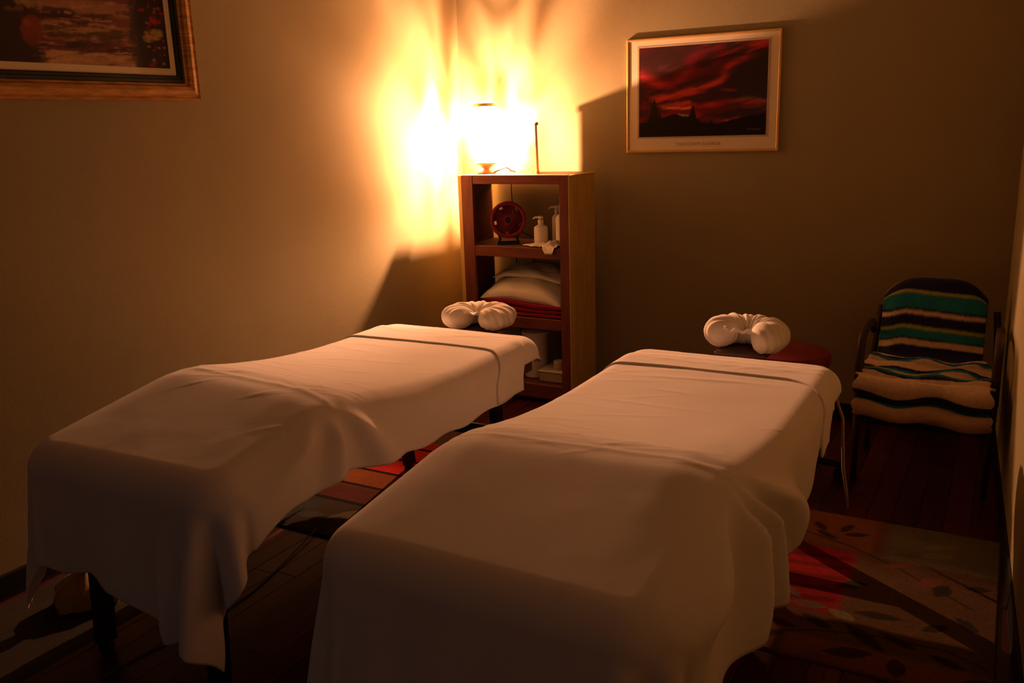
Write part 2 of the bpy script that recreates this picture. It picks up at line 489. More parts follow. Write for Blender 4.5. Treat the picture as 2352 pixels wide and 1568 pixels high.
def side_folds(box, yr, amp_fan, ph, amp_side, nfan=7.0, side=1):
    x0, x1, y0, y1 = box
    def fn(SX, SY, hang, nx, ny):
        # fan of folds radiating from the end of the bolster down the right-hand side
        xe = x1 - .07
        ax = np.maximum(SX - xe, 0); ay = SY - yr
        rad = np.hypot(ax, ay); th = np.arctan2(ax, ay + 1e-9)
        w = sstep(.02, .14, rad) * (1 - sstep(.30, .60, rad)) * sstep(.03, .13, ax)
        fan = amp_fan * w * (.5 + .5 * np.cos(nfan * th + ph)) ** 1.5
        q = np.where(np.abs(nx) > np.abs(ny), SY, SX)
        sd = amp_side * sstep(0, .25, hang) * (np.sin(q * 17 + ph) + .6 * np.sin(q * 31 + 2 * ph) + .5 * np.sin(q * 8.3 + 1.1))
        return fan + sd
    return fn

def cloth(name, label, box, z, smin, smax, tmin, tmax, step, oR=None, oF=None, parent=None, seed=1, yr=-2.6, off=.003, topfn=None, foldfn=None,
          thick=.0025, amp=1.0, skewT=None, cat='sheet', material=None, f0=.030, R=.072, flare=.05, extra=None, rlim=None, foot_flare=0.0):
    ns = int((smax - smin) / step) + 1; nt = int((tmax - tmin) / step) + 1
    U, V = np.meshgrid(np.linspace(0, 1, ns), np.linspace(0, 1, nt))
    SX = smin + U * (smax - smin); SY = tmin + V * (tmax - tmin)
    x0, x1, y0, y1 = box
    if oR is not None:      # right-hand overhang varies along the table
        xr = x1 - .09
        lim = oR(SY)
        SX = np.where(SX > xr, xr + (SX - xr) / (smax - xr) * lim, SX)
    if oF is not None:      # foot overhang varies across the table
        yf = y0 + .09
        lim = oF(SX)
        SY = np.where(SY < yf, yf - (yf - SY) / (yf - tmin) * lim, SY)
    if skewT is not None:
        SY = SY + skewT(SX, V)
    X, Y, Z, hang = drape(SX, SY, box, z, f0=f0, R=R, off=off, topfn=topfn, foldfn=foldfn, flare=flare, rlim=rlim, foot_flare=foot_flare)
    Z = Z + wrinkle(SX, SY, box, yr, seed, amp) * (1 - sstep(.02, .1, hang))
    if extra is not None:
        X, Y, Z = extra(X, Y, Z, SX, SY, hang)
    mb = MB().grid(np.stack([X, Y, Z], -1))
    o = mb.build(name, material or m_sheet, parent, smooth=True, solid=thick, off=-1.0)
    if parent is None:
        tag(o, label, cat)
    return o

def massage_table(label, box, z, strap=False):
    x0, x1, y0, y1 = box
    xc, yc = (x0 + x1) / 2, (y0 + y1) / 2
    t = thing('massage_table', label, 'massage table', (xc, yc, 0))
    top_z = z - .004
    # padded top: rounded slab
    mb = MB()
    prof = [(-.028, -.078), (-.008, -.074), (0, -.066), (-.006, -.046), (-.022, -.022), (-.048, -.006), (-.084, 0)]
    def ring(ins, zz, n=9):
        rc = .110; pts = []
        for (cx, cy, a0) in ((x1 - rc, y1 - rc, 0), (x0 + rc, y1 - rc, pi / 2), (x0 + rc, y0 + rc, pi), (x1 - rc, y0 + rc, 1.5 * pi)):
            for k in range(n):
                a = a0 + k / (n - 1) * pi / 2
                pts.append((cx + (rc + ins) * cos(a), cy + (rc + ins) * sin(a), top_z + zz))
        return pts
    rings = [ring(i - .004, zz) for i, zz in prof]
    n = len(rings[0])
    mb.v = [p for r in rings for p in r]
    for i in range(len(rings) - 1):
        for k in range(n):
            mb.f.append((i * n + k, i * n + (k + 1) % n, (i + 1) * n + (k + 1) % n, (i + 1) * n + k))
    mb.f.append(tuple(range(n))[::-1]); mb.f.append(tuple((len(rings) - 1) * n + k for k in range(n)))
    mb.build('cushion_top', m_vinyl, t, smooth='auto')
    zf = top_z - .078
    for sx in (x0 + .05, x1 - .05):
        B((sx, yc, zf - .03), (.022, (y1 - y0) - .12, .06), 'side_rail', m_frame, t, bev=.003)
    for sy in (y0 + .06, yc, y1 - .06):
        B((xc, sy, zf - .03), (x1 - x0 - .122, .022, .06), 'cross_rail', m_frame, t, bev=.003)
    for sx in (x0 + .17, x1 - .15):
        for sy, lean in ((y0 + .12, -.03), (y1 - .20, .05)):
            mb = MB()
            a = Vector((sx, sy, zf - .001)); b = Vector((sx, sy + lean, 0.032))
            d = (b - a)
            w = Vector((.017, 0, 0)); u = Vector((0, .026, 0))
            vs = [p + i * w + j * u for p in (a, b) for (i, j) in ((-1, -1), (1, -1), (1, 1), (-1, 1))]
            mb.add(vs, [(0, 1, 2, 3), (7, 6, 5, 4), (0, 4, 5, 1), (1, 5, 6, 2), (2, 6, 7, 3), (3, 7, 4, 0)])
            lg = mb.build('leg', m_black, t)
            MB().lathe([(.024, 0), (.024, .006), (.018, .022)], (sx, sy + lean, .0102), 16).build('rubber_foot', m_black, lg, smooth='auto')
        MB().tube([(sx, y0 + .12, .42), (sx, yc - .20, zf - .05)], .009, 8).build('brace', m_black, t, smooth=True)
        MB().tube([(sx, y1 - .20, .42), (sx, yc + .20, zf - .05)], .009, 8).build('brace', m_black, t, smooth=True)
    for sy in (y0 + .106, y1 - .170):
        B((xc + .01, sy, .26), (x1 - x0 - .36, .018, .05), 'stretcher', m_black, t, bev=.003)
    if strap:
        MB().tube([(x1 - .02, y1 - .12, .57), (x1 + .012, y1 - .10, .47), (x1 + .014, y1 - .08, .38), (x1 + .016, y1 - .04, .26), (x1 + .03, y1 - .02, .16), (x1 + .035, y1 - .01, .10)],
                  [.006, .006, .006, .006, .005, .004], 8).build('hanging_strap', m_strap, t, smooth=True)['label'] = 'thin pale strap'
    return t

BL = (0.415, 1.215, -3.135, -1.335)
ZL = 0.652   # sheet heights
BR = (1.585, 2.385, -3.215, -1.295)
ZR = 0.640
TL = massage_table('massage table along the left wall, mostly hidden by its white sheets', BL, ZL)
TR = massage_table('massage table nearest the camera on the right, mostly hidden by its white sheets', BR, ZR, strap=True)

# --- left table linen
tl_top = tent(BL, -2.60, .118, .80, .55, p_head=1.9, p_foot=1.0, skew=-.10, edge=.72)
def foot_extraL(X, Y, Z, SX, SY, hang):
    w = sstep(.03, .25, hang) * (SY < -3.0)
    pl = .022 * np.exp(-((X - 1.02) / .022) ** 2) + .018 * np.exp(-((X - 1.12) / .018) ** 2) - .012 * np.exp(-((X - 1.07) / .02) ** 2)
    return X, Y - w * pl, Z
sheetL = cloth('top_sheet', 'white flat sheet over the left massage table, peaked across the middle', BL, ZL,
      BL[0] - .30, BL[1] + .22, BL[2] - .50, -1.60, .0085,
      oR=lambda sy: .09 + .155 + .006 * np.sin(sy * 5) + .05 * (1 - sstep(-3.15, -2.95, sy)) - .006 * np.sin(sy * 23),
      oF=lambda sx: .09 + .30 + .045 * sstep(.72, .80, sx) + .05 * sstep(1.01, 1.03, sx) + .02 * np.sin(sx * 14),
      seed=11, yr=-2.60, off=.003, topfn=tl_top, foldfn=side_folds(BL, -2.66, .040, .4, .004), extra=foot_extraL)
TL_cuff_skew = lambda SX, V: -.10 * sstep(BL[1] - .12, BL[1] + .12, SX) - .01 * np.sin(SX * 5) - .03 * (1 - sstep(BL[0] - .1, BL[0] + .12, SX))
cuffL = cloth('folded_cuff', None, BL, ZL, BL[0] - .16, BL[1] + .155, -1.665, -1.462, .0075, parent=sheetL, seed=5, yr=-1.5, off=.009,
      topfn=None, foldfn=lambda SX, SY, hang, nx, ny: .004 * np.sin(SY * 20) * sstep(0, .1, hang), thick=.008, amp=.5, skewT=TL_cuff_skew)
bottomL = cloth('fitted_sheet', 'white fitted sheet showing as a bright strip at the head of the left massage table', BL, ZL,
      BL[0] - .09, BL[1] + .05, -1.95, BL[3] + .085, .0085, seed=3, yr=-1.4, off=.0012, thick=.001, amp=.4, rlim=.182,
      foldfn=lambda SX, SY, hang, nx, ny: .002 * np.sin((SX + SY) * 40) * sstep(0, .05, hang))

# --- right table linen
tr_top = tent(BR, -2.66, .108, .80, .60, p_head=1.9, p_foot=1.0, skew=.06, edge=.68)
def foldR(SX, SY, hang, nx, ny):
    b = side_folds(BR, -2.66, .075, 2.2, .004, nfan=8.0)(SX, SY, hang, nx, ny)
    # scalloped swags towards the foot end
    w = sstep(0, .16, hang) * (nx > .3)
    b = b + w * (.030 * np.exp(-((SY + 2.35) / .10) ** 2) + .034 * np.exp(-((SY + 2.72) / .09) ** 2) + .03 * np.exp(-((SY + 3.02) / .09) ** 2))
    return b
sheetR = cloth('top_sheet', 'white flat sheet over the right massage table, nearest the camera', BR, ZR,
      BR[0] - .24, BR[1] + .24, BR[2] - .55, -1.53, .0085,
      oR=lambda sy: .09 + .10 + .12 * (1 - sstep(-2.05, -1.75, sy)) + .03 * np.sin(sy * 9.5 + .6) + .03 * (1 - sstep(-3.0, -2.5, sy)),
      oF=lambda sx: .09 + .47 + .02 * np.sin(sx * 12),
      seed=23, yr=-2.66, off=.003, topfn=tr_top, foldfn=foldR, foot_flare=1.6)
TR_cuff_skew = lambda SX, V: -.20 * sstep(BR[1] - .16, BR[1] + .16, SX) + .02 * sstep(BR[0], BR[0] + .3, SX) - .03 * (1 - sstep(BR[0] - .1, BR[0] + .12, SX))
cuffR = cloth('folded_cuff', None, BR, ZR, BR[0] - .16, BR[1] + .16, -1.605, -1.455, .0075, parent=sheetR, seed=9, yr=-1.5, off=.009,
      topfn=None, foldfn=lambda SX, SY, hang, nx, ny: .004 * np.sin(SY * 20) * sstep(0, .1, hang), thick=.008, amp=.5, skewT=TR_cuff_skew)
bottomR = cloth('fitted_sheet', 'white fitted sheet showing beyond the folded cuff at the head of the right massage table', BR, ZR,
      BR[0] - .09, BR[1] + .05, -1.95, BR[3] + .085, .0085, seed=4, yr=-1.4, off=.0012, thick=.001, amp=.4, rlim=.182,
      foldfn=lambda SX, SY, hang, nx, ny: .002 * np.sin((SX + SY) * 40) * sstep(0, .05, hang))

# ------------------------------------------------------------------ face cradles
def cradle(label, c, zt, rot, seed, wide=.125, tubeR=.055, squash=.85, table_y=-1.34, gap=76):
    t = thing('face_cradle', label, 'face cradle', (c[0], c[1], zt - 2 * tubeR * squash - .02))
    # horseshoe cushion under a gathered cover
    na, nb = 132, 34
    P = np.zeros((na, nb, 3)); rng = np.random.RandomState(seed)
    phs = rng.uniform(0, 6.28, 8)
    for i in range(na):
        s = i / (na - 1)
        a = radians(-90 + gap / 2) + s * radians(360 - gap)
        endf = min(1, sqrt(max(0, 1 - (1 - min(s, 1 - s) / .10) ** 2))) if min(s, 1 - s) < .10 else 1
        tr = tubeR * (endf * .98 + .02)
        ctr = Vector((wide * cos(a), wide * .80 * sin(a), 0))
        nrm = Vector((cos(a), .8 * sin(a), 0)).normalized()
        for j in range(nb):
            b = 2 * pi * j / nb
            w = 1 + .055 * sin(a * 13 + phs[0] + 1.5 * sin(b)) * (.5 + .5 * sin(b + .3)) + .035 * sin(a * 29 + phs[1] + 2 * b) + .03 * sin(a * 7 + 3 * b + phs[2])
            p = ctr + nrm * (tr * 1.0 * w * cos(b)) + Vector((0, 0, tr * squash * w * sin(b)))
            P[i, j] = (p.x, p.y, p.z)
    R3 = Matrix.Rotation(rot, 4, 'Z'); R3.translation = Vector((c[0], c[1], zt - tubeR * squash))
    mb = MB().grid(P, closed=True)
    cu = mb.build('horseshoe_cushion', m_cover, t, smooth=True, xf=R3)
    # the cover stretched across the opening
    n = 26; U, V = np.meshgrid(np.linspace(-1, 1, n), np.linspace(-1, 1, n))
    ph = np.arctan2(V, U); rr = np.maximum(np.abs(U), np.abs(V))
    X = rr * np.cos(ph) * (wide * .95); Y = rr * np.sin(ph) * (wide * .72) - .01
    Z = .014 + .018 * rr ** 2 + .006 * np.sin(ph * 11 + phs[3]) * rr + .004 * np.sin(X * 130 + phs[4])
    MB().grid(np.stack([X, Y, Z], -1)).build('gathered_cover', m_cover, t, smooth=True, xf=R3, solid=.004)
    zb = zt - 2 * tubeR * squash
    mb = MB()
    mb.box((c[0], c[1], zb - .008), (.20, .17, .016), None, .004)
    mb.build('platform', m_frame, t)
    for dx in (-.055, .055):
        MB().tube([(c[0] + dx, c[1] + .02, zb - .02), (c[0] + dx, table_y + .012, zb - .05)], .008, 8).build('support_arm', m_black, t, smooth=True)
    return t
cradle('white covered horseshoe face cushion at the head of the left massage table', (.785, -1.165), .712, radians(8), 2, wide=.100, tubeR=.072, squash=.68, table_y=-1.345, gap=34)
cradle('taller crumpled white horseshoe face cushion at the head of the right massage table', (1.987, -1.14), .738, radians(-16), 6, wide=.102, tubeR=.066, squash=.88, table_y=-1.305)

# ------------------------------------------------------------------ maroon stool
sx_, sy_ = 2.085, -.86
st = thing('stool', 'round maroon padded stool behind the head of the right massage table', 'stool', (sx_, sy_, 0))
MB().lathe([(.150, .49), (.168, .497), (.176, .515), (.176, .540), (.168, .556), (.14, .565), (0.0, .567)], (sx_, sy_, 0), 48).build('seat', m_vinyl, st, smooth='auto')
MB().lathe([(.10, .478), (.15, .482), (.152, .490), (.0, .491)], (sx_, sy_, 0), 32).build('seat_pan', m_black, st, smooth='auto')
MB().lathe([(.045, .06), (.045, .10), (.026, .11), (.026, .30), (.018, .302), (.018, .479)], (sx_, sy_, 0), 24).build('column', m_black, st, smooth='auto')
for k in range(5):
    a = 2 * pi * k / 5 + .25
    d = Vector((cos(a), sin(a), 0)); c0 = Vector((sx_, sy_, 0))
    lg = MB().tube([c0 + d * .04 + Vector((0, 0, .085)), c0 + d * .15 + Vector((0, 0, .082)), c0 + d * .235 + Vector((0, 0, .068))], [.020, .016, .013], 8).build('base_arm', m_black, st, smooth=True)
    q = c0 + d * .235
    side = Vector((-d.y, d.x, 0))
    mb = MB()
    for sg in (-1, 1):
        cc = q + side * sg * .012 + Vector((0, 0, .027))
        mb.tube([cc - side * .008, cc + side * .008], .027, 16)
    mb.tube([q + Vector((0, 0, .027)), q + Vector((0, 0, .062))], .008, 8)
    mb.build('caster', m_black, lg, smooth='auto')

# ------------------------------------------------------------------ bookcase
SX0, SX1, SYF, SYB, SZ = .198, .862, -.372, -.042, 1.240
bc = thing('bookcase', 'open-backed wooden bookcase with cherry red face frame in the corner under the lamp', 'bookcase', ((SX0 + SX1) / 2, (SYF + SYB) / 2, 0))
th = .020
for x_ in (SX0 + th / 2, SX1 - th / 2):
    sp_ = B((x_, (SYF + SYB) / 2, SZ / 2 - .001), (th, SYB - SYF, SZ - .002), 'side_panel', m_maple, bc, bev=.0015)
    s2 = SX0 - .0015 if x_ < .5 else SX1 + .0015
    e_ = B((s2, SYF + .026, SZ / 2), (.003, .050, SZ - .004), 'edge_strip', mat('pale_maple_edge', (.74, .52, .17), rough=.5, var=.1, stretch=(6, 6, 1)), sp_)
    inn = SX0 + th + .0015 if x_ < .5 else SX1 - th - .0015
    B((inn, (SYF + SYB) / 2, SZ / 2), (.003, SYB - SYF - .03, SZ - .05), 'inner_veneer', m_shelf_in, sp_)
B(((SX0 + SX1) / 2, (SYF + SYB) / 2, SZ - .010), (SX1 - SX0 - 2 * th - .006, SYB - SYF - .004, .018), 'top_panel', m_cherryh, bc)
xin0, xin1 = SX0 + th + .003, SX1 - th - .003
for zt_ in (.860, .478, .108):
    B(((xin0 + xin1) / 2, (SYF + .022 + SYB) / 2, zt_ - .010), (xin1 - xin0, SYB - SYF - .024, .020), 'shelf_board', m_shelf_in, bc, bev=.001)
yfr = SYF + .010
for (a, b_) in ((SX0 + th + .001, .288), (.808, SX1 - .001)):
    B(((a + b_) / 2, yfr, SZ / 2), (b_ - a, .022, SZ - .001), 'stile', m_cherry, bc, bev=.002)
for (za, zb_) in ((1.192, 1.240), (.803, .8605), (.418, .4785), (.030, .1085)):
    B(((.288 + .808) / 2, yfr + .001, (za + zb_) / 2), (.808 - .288 - .0005, .020, zb_ - za - .001), 'rail', m_cherryh, bc, bev=.002)
B(((xin0 + xin1) / 2, SYF + .06, .044), (xin1 - xin0, .016, .085), 'toe_board', m_shelf_in, bc)
B(((SX0 + SX1) / 2, SYB - .012, SZ - .045), (SX1 - SX0 - 2 * th - .006, .018, .05), 'back_cleat', m_shelf_in, bc)

# ------------------------------------------------------------------ lamp on the bookcase
lx, ly = LAMP.x, LAMP.y
lamp = thing('table_lamp', 'glowing table lamp with a glass shade standing on top of the bookcase', 'lamp', (lx, ly, SZ))
MB().lathe([(.050, 0), (.050, .006), (.030, .010), (.020, .016), (.016, .022), (.022, .030), (.032, .034), (.032, .040), (.0, .041)], (lx, ly, SZ + .0005), 32).build('base', m_terra, lamp, smooth='auto')
MB().lathe([(.030, .0415), (.050, .048), (.060, .055), (.060, .059), (.045, .058), (.0, .052)], (lx, ly, SZ), 32).build('dish', m_brass, lamp, smooth='auto')
def shade_mat():
    m = bpy.data.materials.new('mottled_shade_glass'); m.use_nodes = True
    nt = m.node_tree; nt.nodes.clear()
    out = nt.nodes.new('ShaderNodeOutputMaterial')
    tr = nt.nodes.new('ShaderNodeBsdfTransparent')
    em = nt.nodes.new('ShaderNodeEmission'); em.inputs[0].default_value = (1, .52, .22, 1); em.inputs[1].default_value = 14.0
    tc = nt.nodes.new('ShaderNodeTexCoord')
    mp = nt.nodes.new('ShaderNodeMapping'); mp.inputs['Scale'].default_value = (1, 1, .45)
    nz = nt.nodes.new('ShaderNodeTexNoise'); nz.inputs['Scale'].default_value = 30; nz.inputs['Detail'].default_value = 5; nz.inputs['Roughness'].default_value = .6
    nt.links.new(tc.outputs['Object'], mp.inputs['Vector']); nt.links.new(mp.outputs['Vector'], nz.inputs['Vector'])
    rp = nt.nodes.new('ShaderNodeValToRGB')
    e = rp.color_ramp.elements
    e[0].position = .40; e[0].color = (.12, .09, .08, 1)
    e[1].position = .60; e[1].color = (.72, .72, .72, 1)
    k = rp.color_ramp.elements.new(.50); k.color = (.46, .44, .41, 1)
    nt.links.new(nz.outputs['Fac'], rp.inputs['Fac'])
    nt.links.new(rp.outputs['Color'], tr.inputs[0])
    ad = nt.nodes.new('ShaderNodeAddShader')
    nt.links.new(tr.outputs[0], ad.inputs[0]); nt.links.new(em.outputs[0], ad.inputs[1])
    nt.links.new(ad.outputs[0], out.inputs[0])
    return m
hs = 1.602 - SZ - .058
prof = [(.054 + .020 * sin(pi * min(1, t * 1.02)) ** .8, .058 + hs * t) for t in [i / 24 for i in range(25)]]
sh = MB(); sh.lathe(prof, (lx, ly, SZ), 64)
sh.f = [f for f in sh.f if len(f) == 4]
sh.build('glass_shade', shade_mat(), lamp, smooth=True)
rim = [(prof[-1][0] + .001, hs + .052), (prof[-1][0] + .006, hs + .054), (prof[-1][0] + .006, hs + .070), (prof[-1][0] + .001, hs + .070), (prof[-1][0] + .001, hs + .052)]
rm = MB().lathe(rim, (lx, ly, SZ), 40); rm.f = [f for f in rm.f if len(f) == 4]
rm.build('shade_rim', m_brass, lamp, smooth='auto')
m_bulb = mat('lit_bulb', (1, .9, .7), emit=(1, .80, .45), estr=30.0)
MB().lathe([(0.012, .055), (.012, .065), (.016, .075), (.020, .090), (.018, .106), (.010, .116), (0, .119)], (lx, ly, SZ), 24).build('bulb', m_bulb, lamp, smooth=True)
cordp = [(lx + .048, ly, SZ + .005), (lx + .09, ly + .01, SZ + .022), (lx + .118, ly + .02, SZ + .028), (lx + .135, ly + .04, SZ + .012), (lx + .125, ly + .10, SZ + .004), (lx + .07, -.055, SZ + .004), (lx + .045, -.030, SZ - .004), (.330, -.020, SZ - .06), (.338, -.018, .9), (.354, -.018, .65), (.37, -.018, .10)]
def smoothpts(pts, n=6):
    P = [Vector(p) for p in pts]; out = []
    for i in range(len(P) - 1):
        p0 = P[max(i - 1, 0)]; p1 = P[i]; p2 = P[i + 1]; p3 = P[min(i + 2, len(P) - 1)]
        for k in range(n):
            t = k / n
            out.append(.5 * ((2 * p1) + (p2 - p0) * t + (2 * p0 - 5 * p1 + 4 * p2 - p3) * t * t + (3 * p1 - p0 - 3 * p2 + p3) * t ** 3))
    out.append(P[-1]); return out
MB().tube(smoothpts(cordp), .0032, 8).build('power_cord', m_cord, lamp, smooth=True)
ld = bpy.data.lights.new('lamp_light', 'POINT'); ld.energy = LAMP_W; ld.color = LAMP_COL; ld.shadow_soft_size = .012
lo = bpy.data.objects.new('lamp_light', ld); COL.objects.link(lo)
lo.parent = lamp; lo.location = LAMP - Vector((lx, ly, SZ))
m_bulb.node_tree.nodes['Principled BSDF'].inputs['Alpha'].default_value = 1.0
bulb_o = [o for o in lamp.children if o.name.startswith('bulb')][0]

# upright framed card on the bookcase, seen edge on
Bk = Vector((.545, -.094, SZ)); Fr = Vector((.628, -.253, SZ))
dvec = (Fr - Bk); L_ = dvec.length; dv = dvec.normalized(); nv = Vector((-dv.y, dv.x, 0))
cd = thing('standing_card', 'thin upright framed card seen edge-on beside the lamp on the bookcase', 'card holder', ((Bk.x + Fr.x) / 2, (Bk.y + Fr.y) / 2, SZ))
def slab(a, b, n, t, z0, z1, lean=0.0):
    vs = [p + n * s_ + Vector((0, 0, z)) + n * (lean if z == z1 else 0) for p in (a, b) for s_ in (-t / 2, t / 2) for z in (z0, z1)]
    return MB().add(vs, [(0, 1, 3, 2), (4, 6, 7, 5), (0, 4, 5, 1), (2, 3, 7, 6), (0, 2, 6, 4), (1, 5, 7, 3)])
m_cardm = mat('yellowish_card', (.85, .80, .45), rough=.5)
slab(Bk, Fr, nv, .012, .001, .262, -.006).build('backing', m_cardm, cd)
for k, (za, zb_) in enumerate(((.001, .014), (.250, .266))):
    slab(Bk - dv * .003, Fr + dv * .003, nv, .014, za, zb_, 0).build('frame_rail', m_thin_gold, cd)
mid = (Bk + Fr) / 2
slab(mid - dv * .02 + nv * -.030, mid + dv * .02 + nv * -.030, nv, .004, .001, .17, .022).build('easel_leg', m_cardm, cd)

# ------------------------------------------------------------------ desk fan
fc = Vector((.437, -.255, .992))
fan = thing('desk_fan', 'small red desk fan on the top shelf of the bookcase', 'fan', (fc.x, fc.y, .8605))
az = math.atan2(2.3, 4.2)      # faces the camera
FM = Matrix.Translation(fc) @ Matrix.Rotation(az, 4, 'Z') @ Matrix.Rotation(radians(-4), 4, 'X')   # local: x right, z up, -y front
rO = .097
mb = MB(); n = 48
def ringtube(mb, R_, r_, y_, n=48, m=8):
    base = len(mb.v)
    for i in range(n):
        a = 2 * pi * i / n
        for j in range(m):
            b = 2 * pi * j / m
            rr = R_ + r_ * cos(b)
            mb.v.append((rr * cos(a), y_ + r_ * sin(b), rr * sin(a)))
    for i in range(n):
        for j in range(m):
            mb.f.append((base + i * m + j, base + ((i + 1) % n) * m + j, base + ((i + 1) % n) * m + (j + 1) % m, base + i * m + (j + 1) % m))
ringtube(mb, rO - .008, .011, -.022)
ringtube(mb, rO - .009, .007, .018)
base = len(mb.v)
for y_ in (-.02, .02):
    for rr in (rO - .008, rO - .003):
        for i in range(n):
            a = 2 * pi * i / n; mb.v.append((rr * cos(a), y_, rr * sin(a)))
for i in range(n):
    j = (i + 1) % n
    for (p, q) in ((0, 1), (2, 3), (0, 2), (1, 3)):
        mb.f.append((base + p * n + i, base + p * n + j, base + q * n + j, base + q * n + i))
mb.build('cage_ring', m_fanred, fan, smooth='auto', xf=FM)
mb = MB()
for i in range(44):
    a = 2 * pi * i / 44; pts = []
    for k in range(7):
        t = k / 6; rr = .020 + t * (rO - .026); aa = a + .75 * t
        pts.append((rr * cos(aa), -.030 + .010 * t * t, rr * sin(aa)))
    mb.tube(pts, .0016, 5)
mb.build('front_grille', m_fanred, fan, xf=FM)['kind'] = 'stuff'
mb = MB(); mb.tube([(0, -.034, 0), (0, -.026, 0)], .024, 28)
mb.build('grille_centre', m_fanred, fan, smooth='auto', xf=FM)
mb = MB(); mb.tube([(0, -.037, 0), (0, -.030, 0)], .016, 24)
mb.build('badge', m_fanblack, fan, smooth='auto', xf=FM)['label'] = 'black round centre badge'
for k in range(5):
    a0 = 2 * pi * k / 5; P = np.zeros((9, 7, 3))
    for i in range(9):
        for j in range(7):
            rr = .018 + i / 8 * .064; aa = a0 + (j / 6 - .5) * (.55 + .5 * i / 8) + .25 * i / 8
            P[i, j] = (rr * cos(aa), .004 + .012 * (j / 6 - .5) * 1.6, rr * sin(aa))
    MB().grid(P).build('blade', m_fanblade, fan, smooth=True, xf=FM, solid=.0015)
mb = MB(); mb.tube([(0, -.012, 0), (0, .012, 0), (0, .022, 0), (0, .052, 0)], [.022, .024, .066, .040], 28)
mb.build('motor', m_fanblack, fan, smooth='auto', xf=FM)
mb = MB()
for i in range(16):
    a = 2 * pi * i / 16
    mb.tube([(.02 * cos(a), .044, .02 * sin(a)), ((rO - .009) * cos(a), .020, (rO - .009) * sin(a))], .0013, 4)
mb.build('rear_grille', m_fanred, fan, xf=FM)['kind'] = 'stuff'
FS = Matrix.Translation((fc.x, fc.y, .861)) @ Matrix.Rotation(az, 4, 'Z')
mb = MB()
hz = fc.z - .861
mb.tube([(-.055, 0, .004), (-.045, 0, .028), (-.058, 0, hz - rO * .72)], .007, 8)
mb.tube([(.055, 0, .004), (.045, 0, .028), (.058, 0, hz - rO * .72)], .007, 8)
mb.tube([(-.055, -.035, .006), (.055, -.035, .006)], .006, 8)
mb.tube([(-.055, .035, .006), (.055, .035, .006)], .006, 8)
mb.tube([(-.055, -.035, .006), (-.055, .035, .006)], .006, 8)
mb.tube([(.055, -.035, .006), (.055, .035, .006)], .006, 8)
mb.build('foot_stand', m_fanblack, fan, smooth='auto', xf=FS)
MB().tube(smoothpts([(fc.x - .02, fc.y + .045, .95), (fc.x + .02, -.10, .90), (fc.x + .06, -.06, .87), (fc.x + .07, -.034, .87), (.50, -.022, .80), (.455, -.018, .70), (.46, -.018, .5), (.47, -.018, .12)]), .003, 8).build('power_cord', m_cord, fan, smooth=True)

# ------------------------------------------------------------------ bottles and cloth
def bottle(label, c, z0, r, hb, hn, pump=True, azm=pi):
    t = thing('pump_bottle' if pump else 'bottle', label, 'bottle', (c[0], c[1], z0))
    pr = [(r * .93, 0), (r, .006), (r, hb * .82), (r * .92, hb * .92), (r * .55, hb), (r * .34, hb + .004), (r * .34, hb + .012)]
    MB().lathe(pr, (c[0], c[1], z0), 32).build('body', m_white, t, smooth='auto')
    MB().lathe([(r * .42, hb + .010), (r * .42, hb + .026), (r * .30, hb + .030), (r * .15, hb + .031)], (c[0], c[1], z0), 20).build('collar', m_white, t, smooth='auto')
    if pump:
        MB().lathe([(r * .12, hb + .030), (r * .12, hn - .012), (r * .36, hn - .010), (r * .38, hn), (r * .2, hn + .004)], (c[0], c[1], z0), 20).build('pump_stem', m_white, t, smooth='auto')
        d = Vector((cos(azm), sin(azm), 0)); c3 = Vector((c[0], c[1], z0))
        MB().tube([c3 + Vector((0, 0, hn - .004)), c3 + d * .03 + Vector((0, 0, hn - .003)), c3 + d * .045 + Vector((0, 0, hn - .012))], [.006, .005, .0035], 10).build('nozzle', m_white, t, smooth=True)
    else:
        MB().lathe([(r * .42, hb + .028), (r * .40, hb + .050), (r * .16, hn)], (c[0], c[1], z0), 20).build('cap', m_white, t, smooth='auto')
    return t
bottle('white pump bottle with its nozzle to the left on the top shelf', (.628, -.235), .8605, .038, .105, .150, True, radians(190))
bottle('taller narrow pale pump bottle behind the white one, touching the back of the top shelf', (.665, -.115), .8605, .026, .150, .195, True, radians(200))
bottle('tall pale bottle with pointed cap, half hidden by the right stile of the top shelf', (.752, -.235), .8605, .030, .165, .225, False)
# crumpled white cloth at the shelf edge
U, V = np.meshgrid(np.linspace(0, 1, 46), np.linspace(0, 1, 40))
cxx = .560 + U * .225; cyy = -.392 + V * .155
hangm = sstep(.045, 0, V) 
cyy = np.maximum(cyy, -.380 - .006 * sstep(.7, .9, U))
nzv = fbm(U * 4.5 + 3, V * 4 + 1)
zc = .8635 + .034 * np.clip(nzv - .36, 0, 1) * sstep(.0, .5, U) + .024 * np.exp(-((U - .72 - .2 * V) / .09) ** 2) * sstep(.05, .3, V) + .003 * np.abs(np.sin(U * 9 + V * 6))
over_e = (cyy < -.374) * sstep(.62, .75, U) * (1 - sstep(.93, .99, U))
dpt = np.clip((.10 - V) / .10, 0, 1)
zc = zc - .040 * dpt * over_e
shrink = 1 - sstep(.0, .55, U) 
cyy = cyy + shrink * (.5 - V) * .11 + .012 * shrink
cyy = np.where((over_e < .1), np.maximum(cyy, -.369), cyy)
tag(MB().grid(np.stack([cxx, cyy, zc], -1)).build('cloth', m_cover, smooth=True, solid=.002, off=1.0),
    'crumpled white cloth at the foot of the white pump bottle on the shelf edge', 'cloth')

